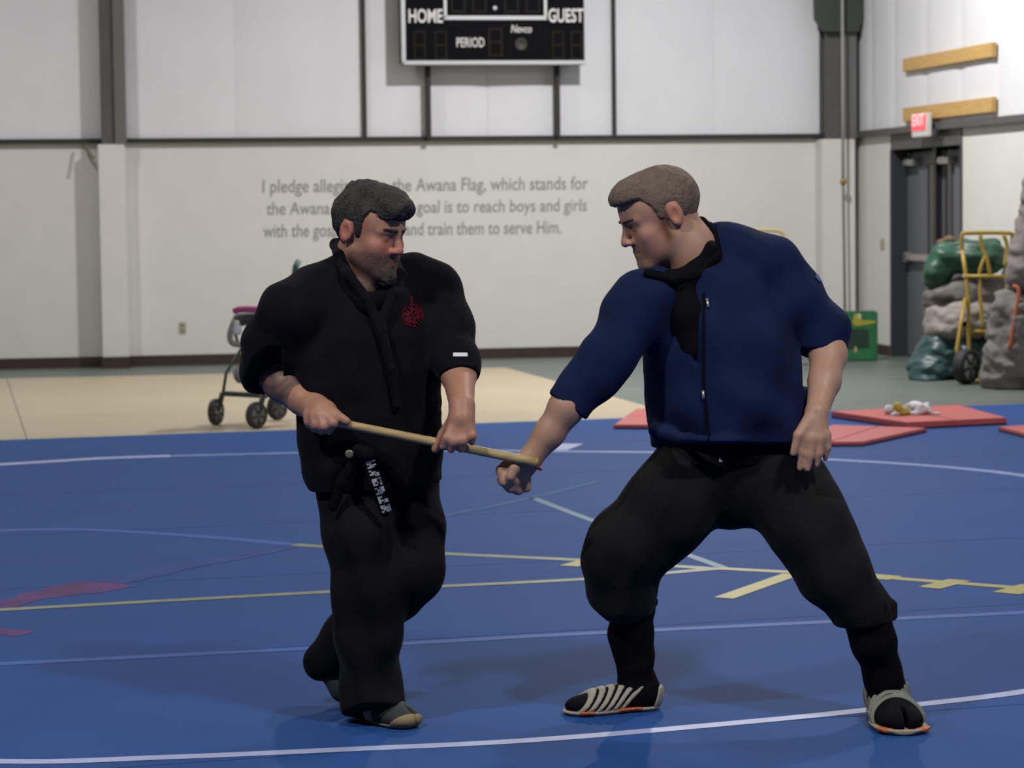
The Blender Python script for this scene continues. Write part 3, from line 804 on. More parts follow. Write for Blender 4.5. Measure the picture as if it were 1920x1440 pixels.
soft('tarp_bundle', [
    ('green_top', m_tg, [(1755, 515, .1, 26), (1775, 485, .1, 26), (1812, 480, .12, 32), (1850, 478, .15, 35)], 1.5, .05, .022, 14, 1),
    ('grey_layer', m_tk, [(1764, 560, .1, 29), (1800, 552, .1, 31), (1860, 552, .12, 32)], 1.6, .05, .02, 16, 2),
    ('light_grey_layer', m_tl, [(1766, 604, .06, 36), (1800, 600, .06, 38), (1858, 600, .08, 38)], 1.6, .05, .02, 16, 3),
    ('teal_base', m_tt, [(1764, 655, .06, 38), (1750, 684, .0, 36), (1732, 700, -.05, 28), (1800, 668, .08, 44), (1850, 670, .1, 40)], 1.5, .06, .025, 14, 4),
    ('brown_cap', m_tb, [(1768, 456, .1, 9), (1780, 451, .1, 10), (1796, 462, .1, 9)], 1.5, .03, .01, 25, 5)],
    'bulky green and grey tarp bundle loaded on the hand truck by the doors', 'bundle', G(1770, 700, FZ), None, None, YH + 0.45, .5)
m_gr = mat('grey_blanket', (0.135, 0.125, 0.118), 0.8, noise=0.2, nscale=8)
m_gr2 = mat('grey_mauve_blanket', (0.155, 0.135, 0.132), 0.8, noise=0.18, nscale=8)
bb = soft('blanket_roll', [
    ('upper_wrap', m_gr2, [(1940, 340, .0, 20), (1936, 420, .0, 28), (1930, 490, .0, 42), (1928, 515, .0, 46)], 1.2, .06, .018, 15, 6),
    ('lower_wrap', m_gr, [(1905, 580, .0, 44), (1900, 640, .0, 46), (1893, 690, .0, 46), (1882, 712, .0, 34), (1912, 590, .0, 46), (1916, 690, .0, 48)], 1.2, .07, .025, 14, 7),
    ('dark_waist', mat('dark_strap_cloth', (0.03, 0.028, 0.03), 0.8), [(1912, 543, -.1, 12), (1940, 540, -.12, 12)], 1.5, .03, .01, 20, 8)],
    'tall grey blanket-wrapped roll with orange strap at the right edge', 'bundle', G(1900, 728, FZ), None, None, YH - 0.85, .5)
tube('orange_strap', spline([P(1900, 536, YH - 1.07), P(1910, 545, YH - 1.1), P(1904, 590, YH - 1.12), P(1893, 655, YH - 1.12)]), 0.018, mat('orange_web', (0.36, 0.10, 0.035), 0.6), bb)

# second hand truck frame standing by the back wall, mostly behind the man in navy
Y2 = 25.6
h2 = thing('hand_truck', (P(1430, 600, Y2)[0], Y2, FZ), 'yellow tubular frame rising behind the shoulder of the man in navy', 'hand truck')
def Q(x, y, dy=0.0): return P(x, y, Y2 + dy)
m_y2 = mat('pale_yellow_steel', (0.42, 0.33, 0.12), 0.45)
zq = Q(1400, 680)
def dn(x): p = Q(x, 660); return np.array([p[0], p[1], FZ + 0.12])
tube('handle_loop', spline([dn(1386), Q(1388, 560), Q(1390, 455), Q(1396, 436), Q(1412, 432), Q(1452, 432), Q(1466, 437), Q(1470, 456), Q(1470, 560), dn(1470)]), 0.017, m_y2, h2)
tube('crossbar', [Q(1388, 520), Q(1470, 520)], 0.015, m_y2, h2)
tube('crossbar', [Q(1388, 600), Q(1470, 600)], 0.015, m_y2, h2)
slab('toe_plate', [Q(1386, 660, -.25), Q(1470, 660, -.25), Q(1470, 660, .02), Q(1386, 660, .02)], FZ + .005, FZ + .016, m_y2, h2)
for x in (1380, 1476):
    p = Q(x, 650, .06); p[2] = FZ + .12
    wheel(p, .12, (1, 0, 0), h2, hubm=MATS['silver_hub'], tyrem=MATS['black_tyre'], w=0.035)

# green printed carton and soft green bag by the corner
Yb = 26.0
m_cart = mat('green_carton', (0.015, 0.12, 0.04), 0.5, noise=0.4, nscale=6)
gx = thing('green_carton', (P(1615, 655, Yb)[0], Yb, FZ), 'green printed carton with yellow picture standing in the corner', 'carton')
x0, x1 = P(1572, 620, Yb)[0], P(1646, 620, Yb)[0]; zt = P(1610, 584, Yb)[2]
FR = Frame((0, Yb, 0), (1, 0, 0), (0, -1, 0))
FR.obj('box', x0, x1, FZ, zt, -0.22, 0, m_cart, gx, bevel=0.012)
def FX(x, y): p = P(x, y, Yb); return p[0], p[2]
a = FX(1596, 616); b = FX(1624, 588)
FR.poly('yellow_print', [FX(1598, 606), FX(1606, 612), FX(1640, 606), FX(1643, 602), FX(1616, 600), FX(1612, 588), FX(1602, 588)], 0, 0.004, mat('yellow_print', (0.30, 0.28, 0.03), 0.5), gx)
FR.poly('white_print', [FX(1608, 596), FX(1614, 598), FX(1615, 589), FX(1609, 588)], 0.003, 0.006, mat('pale_print', (0.45, 0.45, 0.38), 0.5), gx)
FR.poly('dark_print', [FX(1586, 655), FX(1630, 652), FX(1628, 618), FX(1590, 616)], 0, 0.003, mat('dark_green_print', (0.008, 0.03, 0.016), 0.5), gx)
FR.poly('pale_print', [FX(1601, 660), FX(1607, 660), FX(1606, 650), FX(1602, 650)], 0.002, 0.006, mat('tan_print', (0.4, 0.3, 0.17), 0.5), gx)
soft('green_bag', [('bag', mat('green_bag_cloth', (0.015, 0.13, 0.055), 0.55, noise=0.3, nscale=7), [(1500, 640, 0, 24), (1540, 640, 0, 26)], 1.3, .03, .012, 18, 9),
                   ('bag_neck', MATS['green_bag_cloth'], [(1512, 618, 0, 10), (1526, 608, 0, 8)], 1, .02, .006, 25, 10)],
     'soft green bag on the floor behind the arm of the man in navy', 'bag', (P(1520, 655, 25.4)[0], 25.4, FZ), None, None, 25.4, .3)

# ================================================================== PEOPLE
def head_frame(yaw, pitch, roll=0.0):
    a, b = math.radians(yaw), math.radians(pitch)
    fh = np.array([math.sin(a), -math.cos(a), 0.0])
    f = fh * math.cos(b) + np.array([0, 0, -math.sin(b)])
    s = np.cross(f, [0, 0, 1.0]); s /= np.linalg.norm(s)
    u = np.cross(s, f)
    c, sn = math.cos(math.radians(roll)), math.sin(math.radians(roll))
    s2 = s * c + u * sn; u2 = u * c - s * sn
    return np.stack([s2, f, u2], 1)
def lc(l, a, ra, b, rb): return d_cone(l, a, ra, b, rb)
def head_sdf(l):
    x, y, z = l
    ax = np.abs(x)
    m = [ax, y, z]                                  # mirrored
    d = d_ell(l, (0, -.012, .035), (.076, .100, .088))
    d = smin(d, d_ell(l, (0, .040, .038), (.066, .064, .062)), .03)
    d = smin(d, d_ell(l, (0, .028, -.035), (.062, .066, .085)), .03)
    d = smin(d, lc(m, (.050, .0, -.062), .020, (.018, .078, -.104), .020), .03)
    d = smin(d, d_ell(l, (0, .080, -.108), (.026, .022, .022)), .02)
    d = smin(d, d_ell(m, (.043, .066, -.028), (.024, .024, .022)), .02)      # cheek
    d = smin(d, d_ell(m, (.036, .062, -.058), (.022, .024, .030)), .025)
    d = smin(d, lc(m, (.008, .096, .018), .011, (.045, .078, .016), .011), .012)   # brow
    d = smax(d, -d_ell(m, (.031, .103, -.004), (.019, .013, .010)), .010)    # socket
    d = smin(d, d_ell(m, (.031, .083, -.006), (.015, .0125, .0105)), .004)   # closed lid
    d = smin(d, lc(l, (0, .098, .008), .009, (0, .119, -.034), .0115), .010)  # nose
    d = smin(d, d_ell(m, (.012, .106, -.038), (.009, .012, .008)), .008)
    d = smin(d, d_ell(l, (0, .084, -.068), (.030, .018, .026)), .015)         # muzzle
    d = smin(d, lc(m, (0, .102, -.064), .0065, (.020, .090, -.067), .004), .004)
    d = smin(d, lc(m, (0, .100, -.077), .0075, (.018, .090, -.074), .004), .004)
    d = smax(d, -lc(m, (0, .110, -.0705), .003, (.024, .094, -.0705), .002), .003)
    e = d_ell(m, (.080, -.014, -.004), (.010, .021, .033))
    e = smax(e, -d_ell(m, (.090, -.010, -.002), (.009, .011, .019)), .004)
    d = smin(d, e, .008)
    return d
def cran(l, o): return smin(d_ell(l, (0, -.012, .035), (.076 + o, .100 + o, .088 + o)), d_ell(l, (0, .040, .040), (.066 + o, .060 + o, .062 + o)), .03)
def hair_sdf(ys, zs, thick, tufts):
    def fn(l):
        x, y, z = l
        d = cran(l, thick)
        for c, r in tufts: d = smin(d, d_ell(l, c, r), .02)
        hl = np.interp(y, ys, zs).astype(np.float32)
        ax = np.abs(x)
        d = smax(d, (hl - z) * 0.8, .008)
        return d
    return fn
def foot_sdf(split):
    def fn(l):
        x, y, z = l
        d = d_ell(l, (0, .045, .038), (.034, .046, .044))
        d = smin(d, d_cone(l, (0, .05, .050), .036, (.004, .165, .026), .034), .03)
        d = smin(d, d_ell(l, (0, .175, .024), (.047, .058, .028)), .03)
        d = smin(d, d_ell(l, (0, .222, .022), (.040, .042, .023)), .02)
        d = smin(d, d_cone(l, (0, .048, .05), .036, (0, .046, .095), .031), .03)
        if split:
            d = smax(d, -np.maximum(np.abs(x - split) - .0035, .212 - y), .006)
        d = smax(d, -z, .004)
        return d
    return fn
def foot_frame(heel, toe):
    f = np.array([toe[0] - heel[0], toe[1] - heel[1], 0]); L = np.linalg.norm(f); f /= L
    s = np.cross(f, [0, 0, 1.0]); return np.stack([s, f, np.array([0, 0, 1.0])], 1), L
class Fig:
    def __init__(self, base): self.b = base
    def p(self, x, y, dy=0.0): return P(x, y, self.b + dy)
    def r(self, v): return v * self.b / FPX
    def c(self, *pts): return [(self.p(x, y, dy), self.r(r)) for x, y, dy, r in pts]
    def field(self, x0, x1, y0, y1, d0, d1, res):
        a = self.p(x0, y1, d0); b = self.p(x1, y0, d1); a2 = self.p(x0, y1, d1); b2 = self.p(x1, y0, d0)
        lo = np.minimum(np.minimum(a, b), np.minimum(a2, b2)); hi = np.maximum(np.maximum(a, b), np.maximum(a2, b2))
        return Field(lo, hi, res)
def loc_of(pos, c, R, s): return ((pos - c[None]) @ R) / s
def sstep(a, b, x): t = np.clip((x - a) / (b - a), 0, 1); return t * t * (3 - 2 * t)
def bvh_of(o):
    me = o.data; n = len(me.vertices); co = np.zeros(n * 3, np.float32); me.vertices.foreach_get('co', co)
    f = np.zeros(len(me.loops), np.int32); me.loops.foreach_get('vertex_index', f)
    return BVHTree.FromPolygons(co.reshape(-1, 3).tolist(), f.reshape(-1, 4).tolist())
def decal(name, fig, x0, x1, y0, y1, n, maskf, bvh, m, parent, lift=0.003):
    """flat print or stitching laid on the cloth surface"""
    nx = n; ny = max(2, int(n * (y1 - y0) / (x1 - x0)))
    vid = {}; verts = []; faces = []
    def vert(i, j):
        if (i, j) in vid: return vid[(i, j)]
        h = bvh.ray_cast(Vector(CAM), Vector(ray(x0 + (x1 - x0) * i / nx, y0 + (y1 - y0) * j / ny)), 20.0)
        if h[0] is None: vid[(i, j)] = None; return None
        verts.append(np.array(h[0]) + np.array(h[1]) * lift); vid[(i, j)] = len(verts) - 1
        return vid[(i, j)]
    for i in range(nx):
        for j in range(ny):
            if maskf((i + .5) / nx * 2 - 1, (j + .5) / ny * 2 - 1):
                q = [vert(i, j), vert(i, j + 1), vert(i + 1, j + 1), vert(i + 1, j)]
                if None not in q: faces.append(q)
    if faces: return mesh(name, verts, faces, m, parent, smooth=True)

m_cloth = mat('black_cotton', (0.0052, 0.0048, 0.0075), 0.9, spec=0.1, noise=0.2, nscale=14, bump=0.25, bscale=45, sheen=0.02)
m_cloth2 = mat('black_trouser_cotton', (0.0062, 0.0058, 0.0078), 0.9, spec=0.1, noise=0.25, nscale=10, bump=0.25, bscale=40, sheen=0.02)
m_black = mat('black_knit', (0.0042, 0.0038, 0.006), 0.9, spec=0.08, bump=0.2, bscale=70)
m_navy_j = mat('navy_jacket_cloth', (0.0058, 0.0125, 0.050), 0.85, spec=0.12, noise=0.15, nscale=12, bump=0.2, bscale=40, sheen=0.02, tint=(0.5, 0.65, 1.0))
m_char = mat('charcoal_trouser_cloth', (0.0095, 0.0088, 0.0098), 0.9, spec=0.1, noise=0.2, nscale=10, bump=0.25, bscale=40, sheen=0.02)
m_skinA = mat('skin_ruddy', (0.4, 0.2, 0.14), 0.5, attr='tone', noise=0.06, nscale=25, spec=0.4)
m_skinB = mat('skin_fair', (0.45, 0.26, 0.19), 0.5, attr='tone', noise=0.05, nscale=25, spec=0.4)
m_hairA = mat('dark_brown_hair', (0.020, 0.018, 0.015), 0.7, noise=0.4, nscale=40, bump=0.6, bscale=120)
m_hairB = mat('light_brown_hair', (0.135, 0.095, 0.068), 0.7, noise=0.25, nscale=45, bump=0.5, bscale=140)
m_nail = mat('ring_gold', (0.7, 0.6, 0.4), 0.25, metal=1.0)

# ------------------------------------------------------------------ man in black
A = Fig(7.75)
YA = math.radians(20)
toeA = G(768, 1366); heelA = G(660, 1335)
manA = thing('person', ((heelA + toeA) / 2), 'person in black martial arts uniform holding a wooden staff with both hands', 'person')
RA = head_frame(55, 12, 0); cA = A.p(690, 432, -.06); sA = 1.09
F = A.field(430, 915, 310, 1385, -.52, .55, .0056)
# trunk, hips and legs inside the clothes
F.chain(A.c((676, 580, .0, 62), (685, 680, 0, 88), (690, 800, 0, 88), (700, 870, 0, 86)), .05, .72, YA)
F.chain(A.c((600, 575, -.06, 26), (680, 560, .02, 34), (775, 570, .08, 26)), .04)
F.chain(A.c((658, 890, -.03, 52), (684, 1110, -.10, 38), (692, 1310, -.03, 22)), .04)
F.chain(A.c((752, 890, .08, 52), (776, 1072, -.06, 38), (612, 1232, .25, 22)), .04)
F.chain(A.c((692, 1300, -.03, 22), (700, 1338, -.05, 16), (735, 1350, -.10, 13)), .02)
F.chain(A.c((612, 1232, .25, 18), (640, 1292, .22, 12), (668, 1308, .18, 9)), .02)
# neck and head
F.chain(A.c((674, 470, -.0, 42), (684, 535, -.045, 37), (686, 590, .0, 38)), .03)
F.local(head_sdf, cA, RA, sA, .22, .02)
# right arm (left of picture) and its hand on the staff's butt
F.chain(A.c((560, 560, -.08, 38), (503, 690, .02, 33), (530, 716, -.02, 36), (568, 748, -.10, 29), (594, 768, -.16, 25)), .02)
F.chain(A.c((590, 764, -.16, 26), (606, 778, -.20, 27), (612, 784, -.21, 24)), .015)
for ch in (((612, 776, -.235, 11), (624, 793, -.258, 9.5), (617, 808, -.235, 8)),
           ((600, 780, -.235, 11), (607, 799, -.252, 9.5), (602, 808, -.222, 8)),
           ((588, 780, -.225, 11), (592, 797, -.24, 9), (590, 804, -.205, 8)),
           ((577, 777, -.205, 10), (579, 791, -.215, 8.5), (580, 797, -.19, 7.5)),
           ((600, 762, -.20, 13), (626, 776, -.232, 10.5), (650, 790, -.236, 8))):
    F.chain(A.c(*ch), .008)
# left arm (right of picture) pressing the staff down
F.chain(A.c((800, 555, .10, 36), (855, 684, -.06, 31), (860, 705, -.10, 31), (866, 762, -.25, 22.5)), .02)
F.chain(A.c((866, 762, -.25, 22), (866, 785, -.275, 23)), .015)
for x, y in ((848, 806), (859, 811), (870, 810), (880, 803)): F.chain(A.c((866, 775, -.26, 18), (x, y, -.288, 11.5)), .014)
for ch in (((848, 806, -.288, 11), (838, 822, -.305, 8.6), (831, 838, -.296, 7.2)),
           ((859, 811, -.29, 11), (851, 828, -.308, 8.8), (846, 843, -.296, 7.2)),
           ((870, 810, -.29, 11), (868, 826, -.308, 8.6), (864, 842, -.296, 7.2)),
           ((880, 803, -.286, 10), (886, 817, -.300, 8), (885, 829, -.292, 6.8)),
           ((852, 786, -.265, 13), (831, 815, -.245, 10), (816, 842, -.243, 8))):
    F.chain(A.c(*ch), .007)
F.cut((0, 0, .003), (0, 0, -1), .002)
def colA(pos):
    n = len(pos); c = np.tile(np.array([[.40, .20, .135]]), (n, 1))
    l = loc_of(pos, cA, RA, sA); x, y, z = l[:, 0], l[:, 1], l[:, 2]
    near = sstep(.22, .16, np.linalg.norm(l, axis=1))
    beard = sstep(-.035, -.060, z) * sstep(-.02, .01, y) * sstep(-.22, -.13, z) * near
    rng = np.random.RandomState(2); nz = rng.uniform(.75, 1.0, n)
    beard = beard * nz * .80
    mus = np.exp(-((z + .056) / .010) ** 2) * sstep(.07, .09, y) * (np.abs(x) < .035) * near
    chin = sstep(-.082, -.095, z) * sstep(.04, .07, y) * (np.abs(x) < .04) * near
    b = np.clip(np.maximum(np.maximum(beard, mus * .85), chin * .92), 0, 1)[:, None]
    c = c * (1 - b) + np.array([[.045, .034, .027]]) * b
    nose = np.exp(-(((y - .115) / .02) ** 2 + ((z + .034) / .02) ** 2)) * near
    cheek = np.exp(-(((z + .03) / .025) ** 2)) * sstep(.04, .07, y) * near
    c = c * (1 + np.stack([.05 * nose + .04 * cheek, -.12 * nose - .10 * cheek, -.08 * nose - .06 * cheek], 1))
    lid = np.exp(-(((np.abs(x) - .031) / .02) ** 2 + ((z + .002) / .010) ** 2)) * sstep(.06, .08, y) * near
    c = c * (1 - .45 * lid[:, None])
    ear = ((np.abs(x) > .07) & (z < .04) & (z > -.04) & (y > -.05) & (near > .3))
    c[ear] *= np.array([[1.05, .8, .8]])
    # right forearm: darker mottled tone from the elbow part way to the wrist
    e0, e1 = A.p(515, 705, 0), A.p(594, 768, -.16); dv = (e1 - e0); L = np.linalg.norm(dv); dv /= L
    t = (pos - e0) @ dv; dist = np.linalg.norm(pos - e0 - t[:, None] * dv, axis=1)
    mottle = (dist < .09) & (t < L * .62) & (t > -.05) & (pos[:, 0] < A.p(585, 700)[0])
    q = .5 + .5 * np.sin(pos[:, 0] * 95 + 2 * np.sin(pos[:, 2] * 70)) * np.sin(pos[:, 2] * 110 + 2 * np.sin(pos[:, 0] * 60))
    k = (mottle * (.55 + .35 * q))[:, None]
    c = c * (1 - k) + np.array([[.06, .045, .048]]) * k
    return c
F.build('body', m_skinA, manA, colA)
# hair, brows, goatee
def around(c, rad, res): return Field(c - rad, c + rad, res)
F = around(cA, .24, .0045)
F.local(hair_sdf([-.13, -.05, -.038, -.026, .008, .014, .030, .036, .050, .062, .080, .13],
                 [-.085, -.066, -.03, .024, .024, -.040, -.030, .030, .066, .062, .046, .046], .006,
                 [((0, .086, .078), (.054, .034, .028)), ((.014, .112, .090), (.022, .018, .016)), ((-.02, .112, .080), (.018, .018, .018)), ((.03, .105, .070), (.016, .02, .018)), ((0, -.01, .116), (.045, .06, .018)), ((0, .058, .100), (.052, .050, .032))]), cA, RA, sA, .23, 0)
F.fold(.0022, 140, 11, warp=2)
F.build('hair', m_hairA, manA)
F = around(cA, .2, .004)
for sx in (-1, 1): F.local(lambda l, sx=sx: d_cone(l, (sx * .013, .1085, .020), .0060, (sx * .048, .0905, .022), .0045), cA, RA, sA, .2, .002)
F.build('eyebrow', m_hairA, manA)
F = around(cA, .22, .004)
F.local(lambda l: smin(d_ell(l, (0, .088, -.112), (.031, .026, .030)), d_cone([np.abs(l[0]), l[1], l[2]], (.0, .099, -.056), .0055, (.027, .088, -.066), .0055), .006), cA, RA, sA, .2, .002)
F.fold(.002, 260, 12)
F.build('goatee', mat('dark_beard', (0.028, 0.022, 0.018), 0.8, noise=0.3, nscale=60, bump=0.5, bscale=150), manA)
# jacket
F = A.field(425, 920, 435, 935, -.42, .38, .0064)
F.chain(A.c((678, 582, .01, 96), (686, 650, 0, 122), (688, 715, 0, 127), (690, 790, 0, 114), (697, 850, 0, 118), (703, 905, 0, 117)), .06, .74, YA)
F.chain(A.c((642, 496, .02, 27), (592, 540, -.03, 40), (552, 582, -.09, 56)), .05)
F.chain(A.c((700, 505, .08, 30), (770, 520, .10, 42), (812, 545, .10, 52)), .05)
F.chain(A.c((548, 588, -.09, 57), (512, 648, -.03, 58), (502, 692, .0, 50), (514, 704, -.02, 42)), .04)
F.chain(A.c((810, 552, .10, 52), (841, 620, .03, 50), (856, 680, -.06, 42), (859, 706, -.11, 38)), .04)
F.cone(A.p(548, 745, -.05), A.r(30), A.p(530, 727, -.02), A.r(26), .01, sub=True)
F.fold(.0052, 30, 23, axis=(1, .6, .5))
# cuffs
o = A.p(508, 716, -.02)
F.cut(A.p(500, 722, 0), A.p(540, 790, -.10) - A.p(500, 700, .02), .006, A.p(430, 790, -.4), A.p(548, 640, .35) + np.array([0, .3, 0]))
F.cut(A.p(859, 708, -.1), (A.p(866, 770, -.22) - A.p(858, 700, -.1)) * np.array([1, .55, 1]), .006, A.p(822, 790, -.45), A.p(930, 660, .2))
F.cut(A.p(690, 912, 0), (0.05, 0, -1), .006)
jA = F.build('jacket', m_cloth, manA)
bvA = bvh_of(jA)
F = A.field(600, 790, 440, 800, -.35, .2, .005)
F.chain(A.c((630, 460, .06, 11), (636, 480, -.05, 11), (652, 514, -.11, 10), (688, 560, -.14, 9), (715, 620, -.16, 9), (735, 690, -.17, 8), (745, 760, -.155, 8)), .01)
F.chain(A.c((738, 488, .06, 11), (750, 515, -.05, 12), (738, 552, -.105, 11), (712, 610, -.155, 9)), .01)
F.chain(A.c((630, 458, .06, 12), (670, 456, .10, 12), (738, 488, .06, 11)), .01)
F.build('collar', m_cloth, manA)
F = A.field(640, 760, 520, 640, -.3, .1, .006)
F.chain(A.c((652, 545, -.09, 16), (690, 572, -.115, 20), (728, 552, -.09, 14)), .02)
F.build('undershirt', m_black, manA)
# crest on the chest, sleeve tag
m_crest = mat('red_crest', (0.085, 0.006, 0.014), 0.8, spec=0.1)
def crest(u, v):
    r = math.hypot(u, v); a = math.atan2(v, u)
    return r < 0.97 + 0.03 * math.sin(9 * a) and not (0.78 < r < 0.84) and math.sin(u * 9 + 2 * math.sin(v * 5)) * math.sin(v * 8 + 1.5 * math.sin(u * 6)) < 0.55
decal('crest', A, 752, 794, 570, 614, 40, crest, bvA, m_crest, manA)
decal('crest_stem', A, 768, 772, 556, 570, 4, lambda u, v: True, bvA, m_crest, manA)
decal('sleeve_tag', A, 850, 876, 662, 669, 10, lambda u, v: True, bvA, m_wht, manA)
# trousers
F = A.field(550, 860, 800, 1385, -.35, .60, .0064)
F.chain(A.c((695, 850, 0, 108), (705, 890, 0, 108)), .05, .74, YA)
F.chain(A.c((655, 900, -.03, 62), (672, 1000, -.08, 64), (686, 1110, -.10, 58), (690, 1200, -.06, 59), (694, 1290, -.04, 58), (702, 1330, -.06, 62)), .04)
F.chain(A.c((758, 890, .08, 66), (772, 990, .0, 62), (776, 1060, -.05, 56), (745, 1110, .03, 52), (660, 1190, .16, 44), (608, 1242, .25, 39)), .045)
F.fold(.009, 30, 22, axis=(1, .8, .45))
F.cut(A.p(700, 1336, -.05), (.05, -.42, -1), .006)
F.cut(A.p(600, 1278, .25), (-.25, .2, -1), .01, A.p(550, 1330, -.1), A.p(640, 1180, .6) + np.array([.0, .3, 0]))
pA = F.build('trousers', m_cloth2, manA)
# belt with embroidered tail
F = A.field(555, 830, 790, 1000, -.40, .3, .006)
ring = []
for k in range(25):
    t = 2 * math.pi * k / 24; ca, sn = math.cos(t), math.sin(t)
    v = A.p(692, 832, 0) + np.array([math.cos(YA), math.sin(YA), 0]) * ca * A.r(117) + np.array([-math.sin(YA), math.cos(YA), 0]) * sn * A.r(117) * .745
    v[2] += .012 * ca
    ring.append((v, .019))
F.chain(ring, .004)
F.chain(A.c((672, 846, -.20, 14), (690, 852, -.205, 15)), .01)
F.chain(A.c((686, 855, -.20, 10), (700, 905, -.205, 10), (722, 960, -.185, 10)), .01, .6)
F.chain(A.c((668, 855, -.20, 10), (640, 905, -.19, 10), (625, 950, -.17, 10)), .01, .6)
bA = F.build('belt', m_black, manA)
bvB = bvh_of(bA)
random.seed(4)
pat = [[random.random() < .62 for _ in range(4)] for _ in range(30)]
m_emb = mat('silver_embroidery', (0.30, 0.29, 0.33), 0.6)
xa, ya, xb, yb = 694, 864, 727, 962
verts = []; faces = []
def bp(u, v):
    x = xa + (xb - xa) * v + (u - .5) * 17; y = ya + (yb - ya) * v - (u - .5) * 5
    h = bvB.ray_cast(Vector(CAM), Vector(ray(x, y)), 20.0)
    q = np.array(h[0]) if h[0] is not None else A.p(x, y, -.22)
    return np.array([q[0], min(q[1], A.p(x, y, -.205)[1]), q[2]]) + np.array([0, -.003, 0])
for i in range(30):
    for j in range(4):
        if pat[i][j] and (i % 5 != 4):
            n0 = len(verts)
            for u, v in ((j / 4, i / 30), (j / 4, (i + 1) / 30), ((j + 1) / 4, (i + 1) / 30), ((j + 1) / 4, i / 30)): verts.append(bp(u, v))
            faces.append([n0, n0 + 1, n0 + 2, n0 + 3])
mesh('embroidery', verts, faces, m_emb, manA)['kind'] = 'stuff'
lathe('belt_ring', A.p(655, 851, -.215), (0, -1, .1), [(-.004, .006), (-.004, .013), (.004, .013), (.004, .006)], mat('dull_brass', (0.16, 0.15, 0.11), 0.4, metal=0.5), manA, 14)
# footwear
m_tabi = mat('grey_tabi_canvas', (0.022, 0.027, 0.030), 0.8)
m_tan_toe = mat('tan_rubber_toe', (0.26, 0.19, 0.10), 0.7)
def shoe(parent, name, heel, toe, split, m, res=.0045):
    R, L = foot_frame(heel, toe); s = L / .262
    fld = lambda rad=.33: Field(heel - .12 - .02, heel + np.array([.42, .42, .22]), res)
    lo = np.minimum(heel, toe) - .09; hi = np.maximum(heel, toe) + .09; hi[2] = .17; lo[2] = -.03
    return R, s, (lambda: Field(lo, hi, res))
hA0 = G(672, 1336); tA0 = G(772, 1368)
R, s, mk = shoe(manA, 'shoe', hA0, tA0, .016, m_tabi)
F = mk(); F.local(foot_sdf(-.012), hA0, R, s, .34, 0); shA = F.build('shoe', m_tabi, manA)
F = mk()
F.local(lambda l: smax(smax(foot_sdf(-.012)(l) - .003, .236 + 1.1 * (l[2] - .02) - l[1], .004), .002 - l[2], .002), hA0, R, s, .34, 0)
F.build('toe_cap', m_tan_toe, shA)
F = mk()
F.local(lambda l: smax(smax(smax(foot_sdf(-.012)(l) - .003, l[2] - .010, .002), .13 - l[1], .002), .0005 - l[2], .001), hA0, R, s, .34, 0)
F.build('sole_edge', m_tan_toe, shA)
# rear foot on its ball, heel raised
hB0 = A.p(606, 1246, .27); tB0 = A.p(672, 1322, .20)
hb = np.array([hB0[0], hB0[1], 0.0]); tb = np.array([tB0[0], tB0[1], 0.0])
F = Field(np.minimum(hb, tb) - .1, np.maximum(hb, tb) + np.array([.1, .1, .25]), .006)
F.chain([(hB0 + np.array([0, 0, .03]), .048), (A.p(645, 1290, .22), .042), (np.array([tB0[0], tB0[1], .026]), .026)], .02)
F.cut((0, 0, .001), (0, 0, -1)); F.build('shoe', m_tabi, manA)
# wedding ring
tube('ring', [A.p(869, 818, -.300) + np.array([.0145 * math.cos(t), .012 * math.sin(t) - .0, .004 * math.cos(t)]) for t in np.linspace(0, 2 * math.pi, 17)[:-1]], .0028, m_nail, manA, 6, closed=True)

# ------------------------------------------------------------------ staff
st0 = A.p(596, 785, -.215); st1 = A.p(1006, 867, -.262)
m_staff = mat('waxed_wood_staff', (0.40, 0.29, 0.13), 0.45, noise=0.2, nscale=9, stretch=(2, 2, 12))
sf = thing('wooden_staff', st0, 'pale wooden staff held level between the two men', 'staff')
n = 12
tube('shaft', [st0 + (st1 - st0) * k / n for k in range(n + 1)], .0135, m_staff, sf, 14, radii=[.0125 + .0015 * k / n for k in range(n + 1)])
dirn = (st1 - st0) / np.linalg.norm(st1 - st0)
lathe('staff_end', st1, dirn, [(-.004, .0142), (.002, .0142), (.006, .011)], mat('staff_end_wood', (0.33, 0.22, 0.08), 0.5), sf, 14)

# ------------------------------------------------------------------ man in navy
B = Fig(7.75)
YB = math.radians(-24)
lf = G(1150, 1340); rf = G(1688, 1372)
manB = thing('person', (lf + rf) / 2, 'person in navy jacket and baggy charcoal trousers lunging wide with one fist out', 'person')
RB = head_frame(-76, 20, 0); cB = B.p(1240, 403, -.02); sB = 1.15
F = B.field(920, 1745, 285, 1390, -.50, .45, .0058)
F.chain(B.c((1326, 600, .02, 60), (1345, 690, .01, 98), (1365, 790, 0, 105), (1380, 870, 0, 100)), .05, .72, YB)
F.chain(B.c((1225, 575, -.06, 32), (1320, 535, .02, 40), (1420, 520, .04, 34)), .05)
F.chain(B.c((1320, 880, .02, 62), (1178, 1030, -.02, 44), (1184, 1150, .07, 28), (1192, 1290, .11, 18)), .04)
F.chain(B.c((1450, 880, .0, 65), (1575, 1090, -.15, 44), (1628, 1170, -.14, 28), (1666, 1310, -.09, 18)), .04)
F.chain(B.c((1192, 1290, .11, 20), (1150, 1325, .10, 13), (1110, 1330, .09, 11)), .02)
F.chain(B.c((1666, 1310, -.09, 18), (1680, 1340, -.16, 13), (1690, 1356, -.22, 11)), .02)
F.chain(B.c((1262, 425, .0, 50), (1288, 468, .0, 50), (1310, 525, .0, 46)), .04)
F.local(head_sdf, cB, RB, sB, .24, .025)
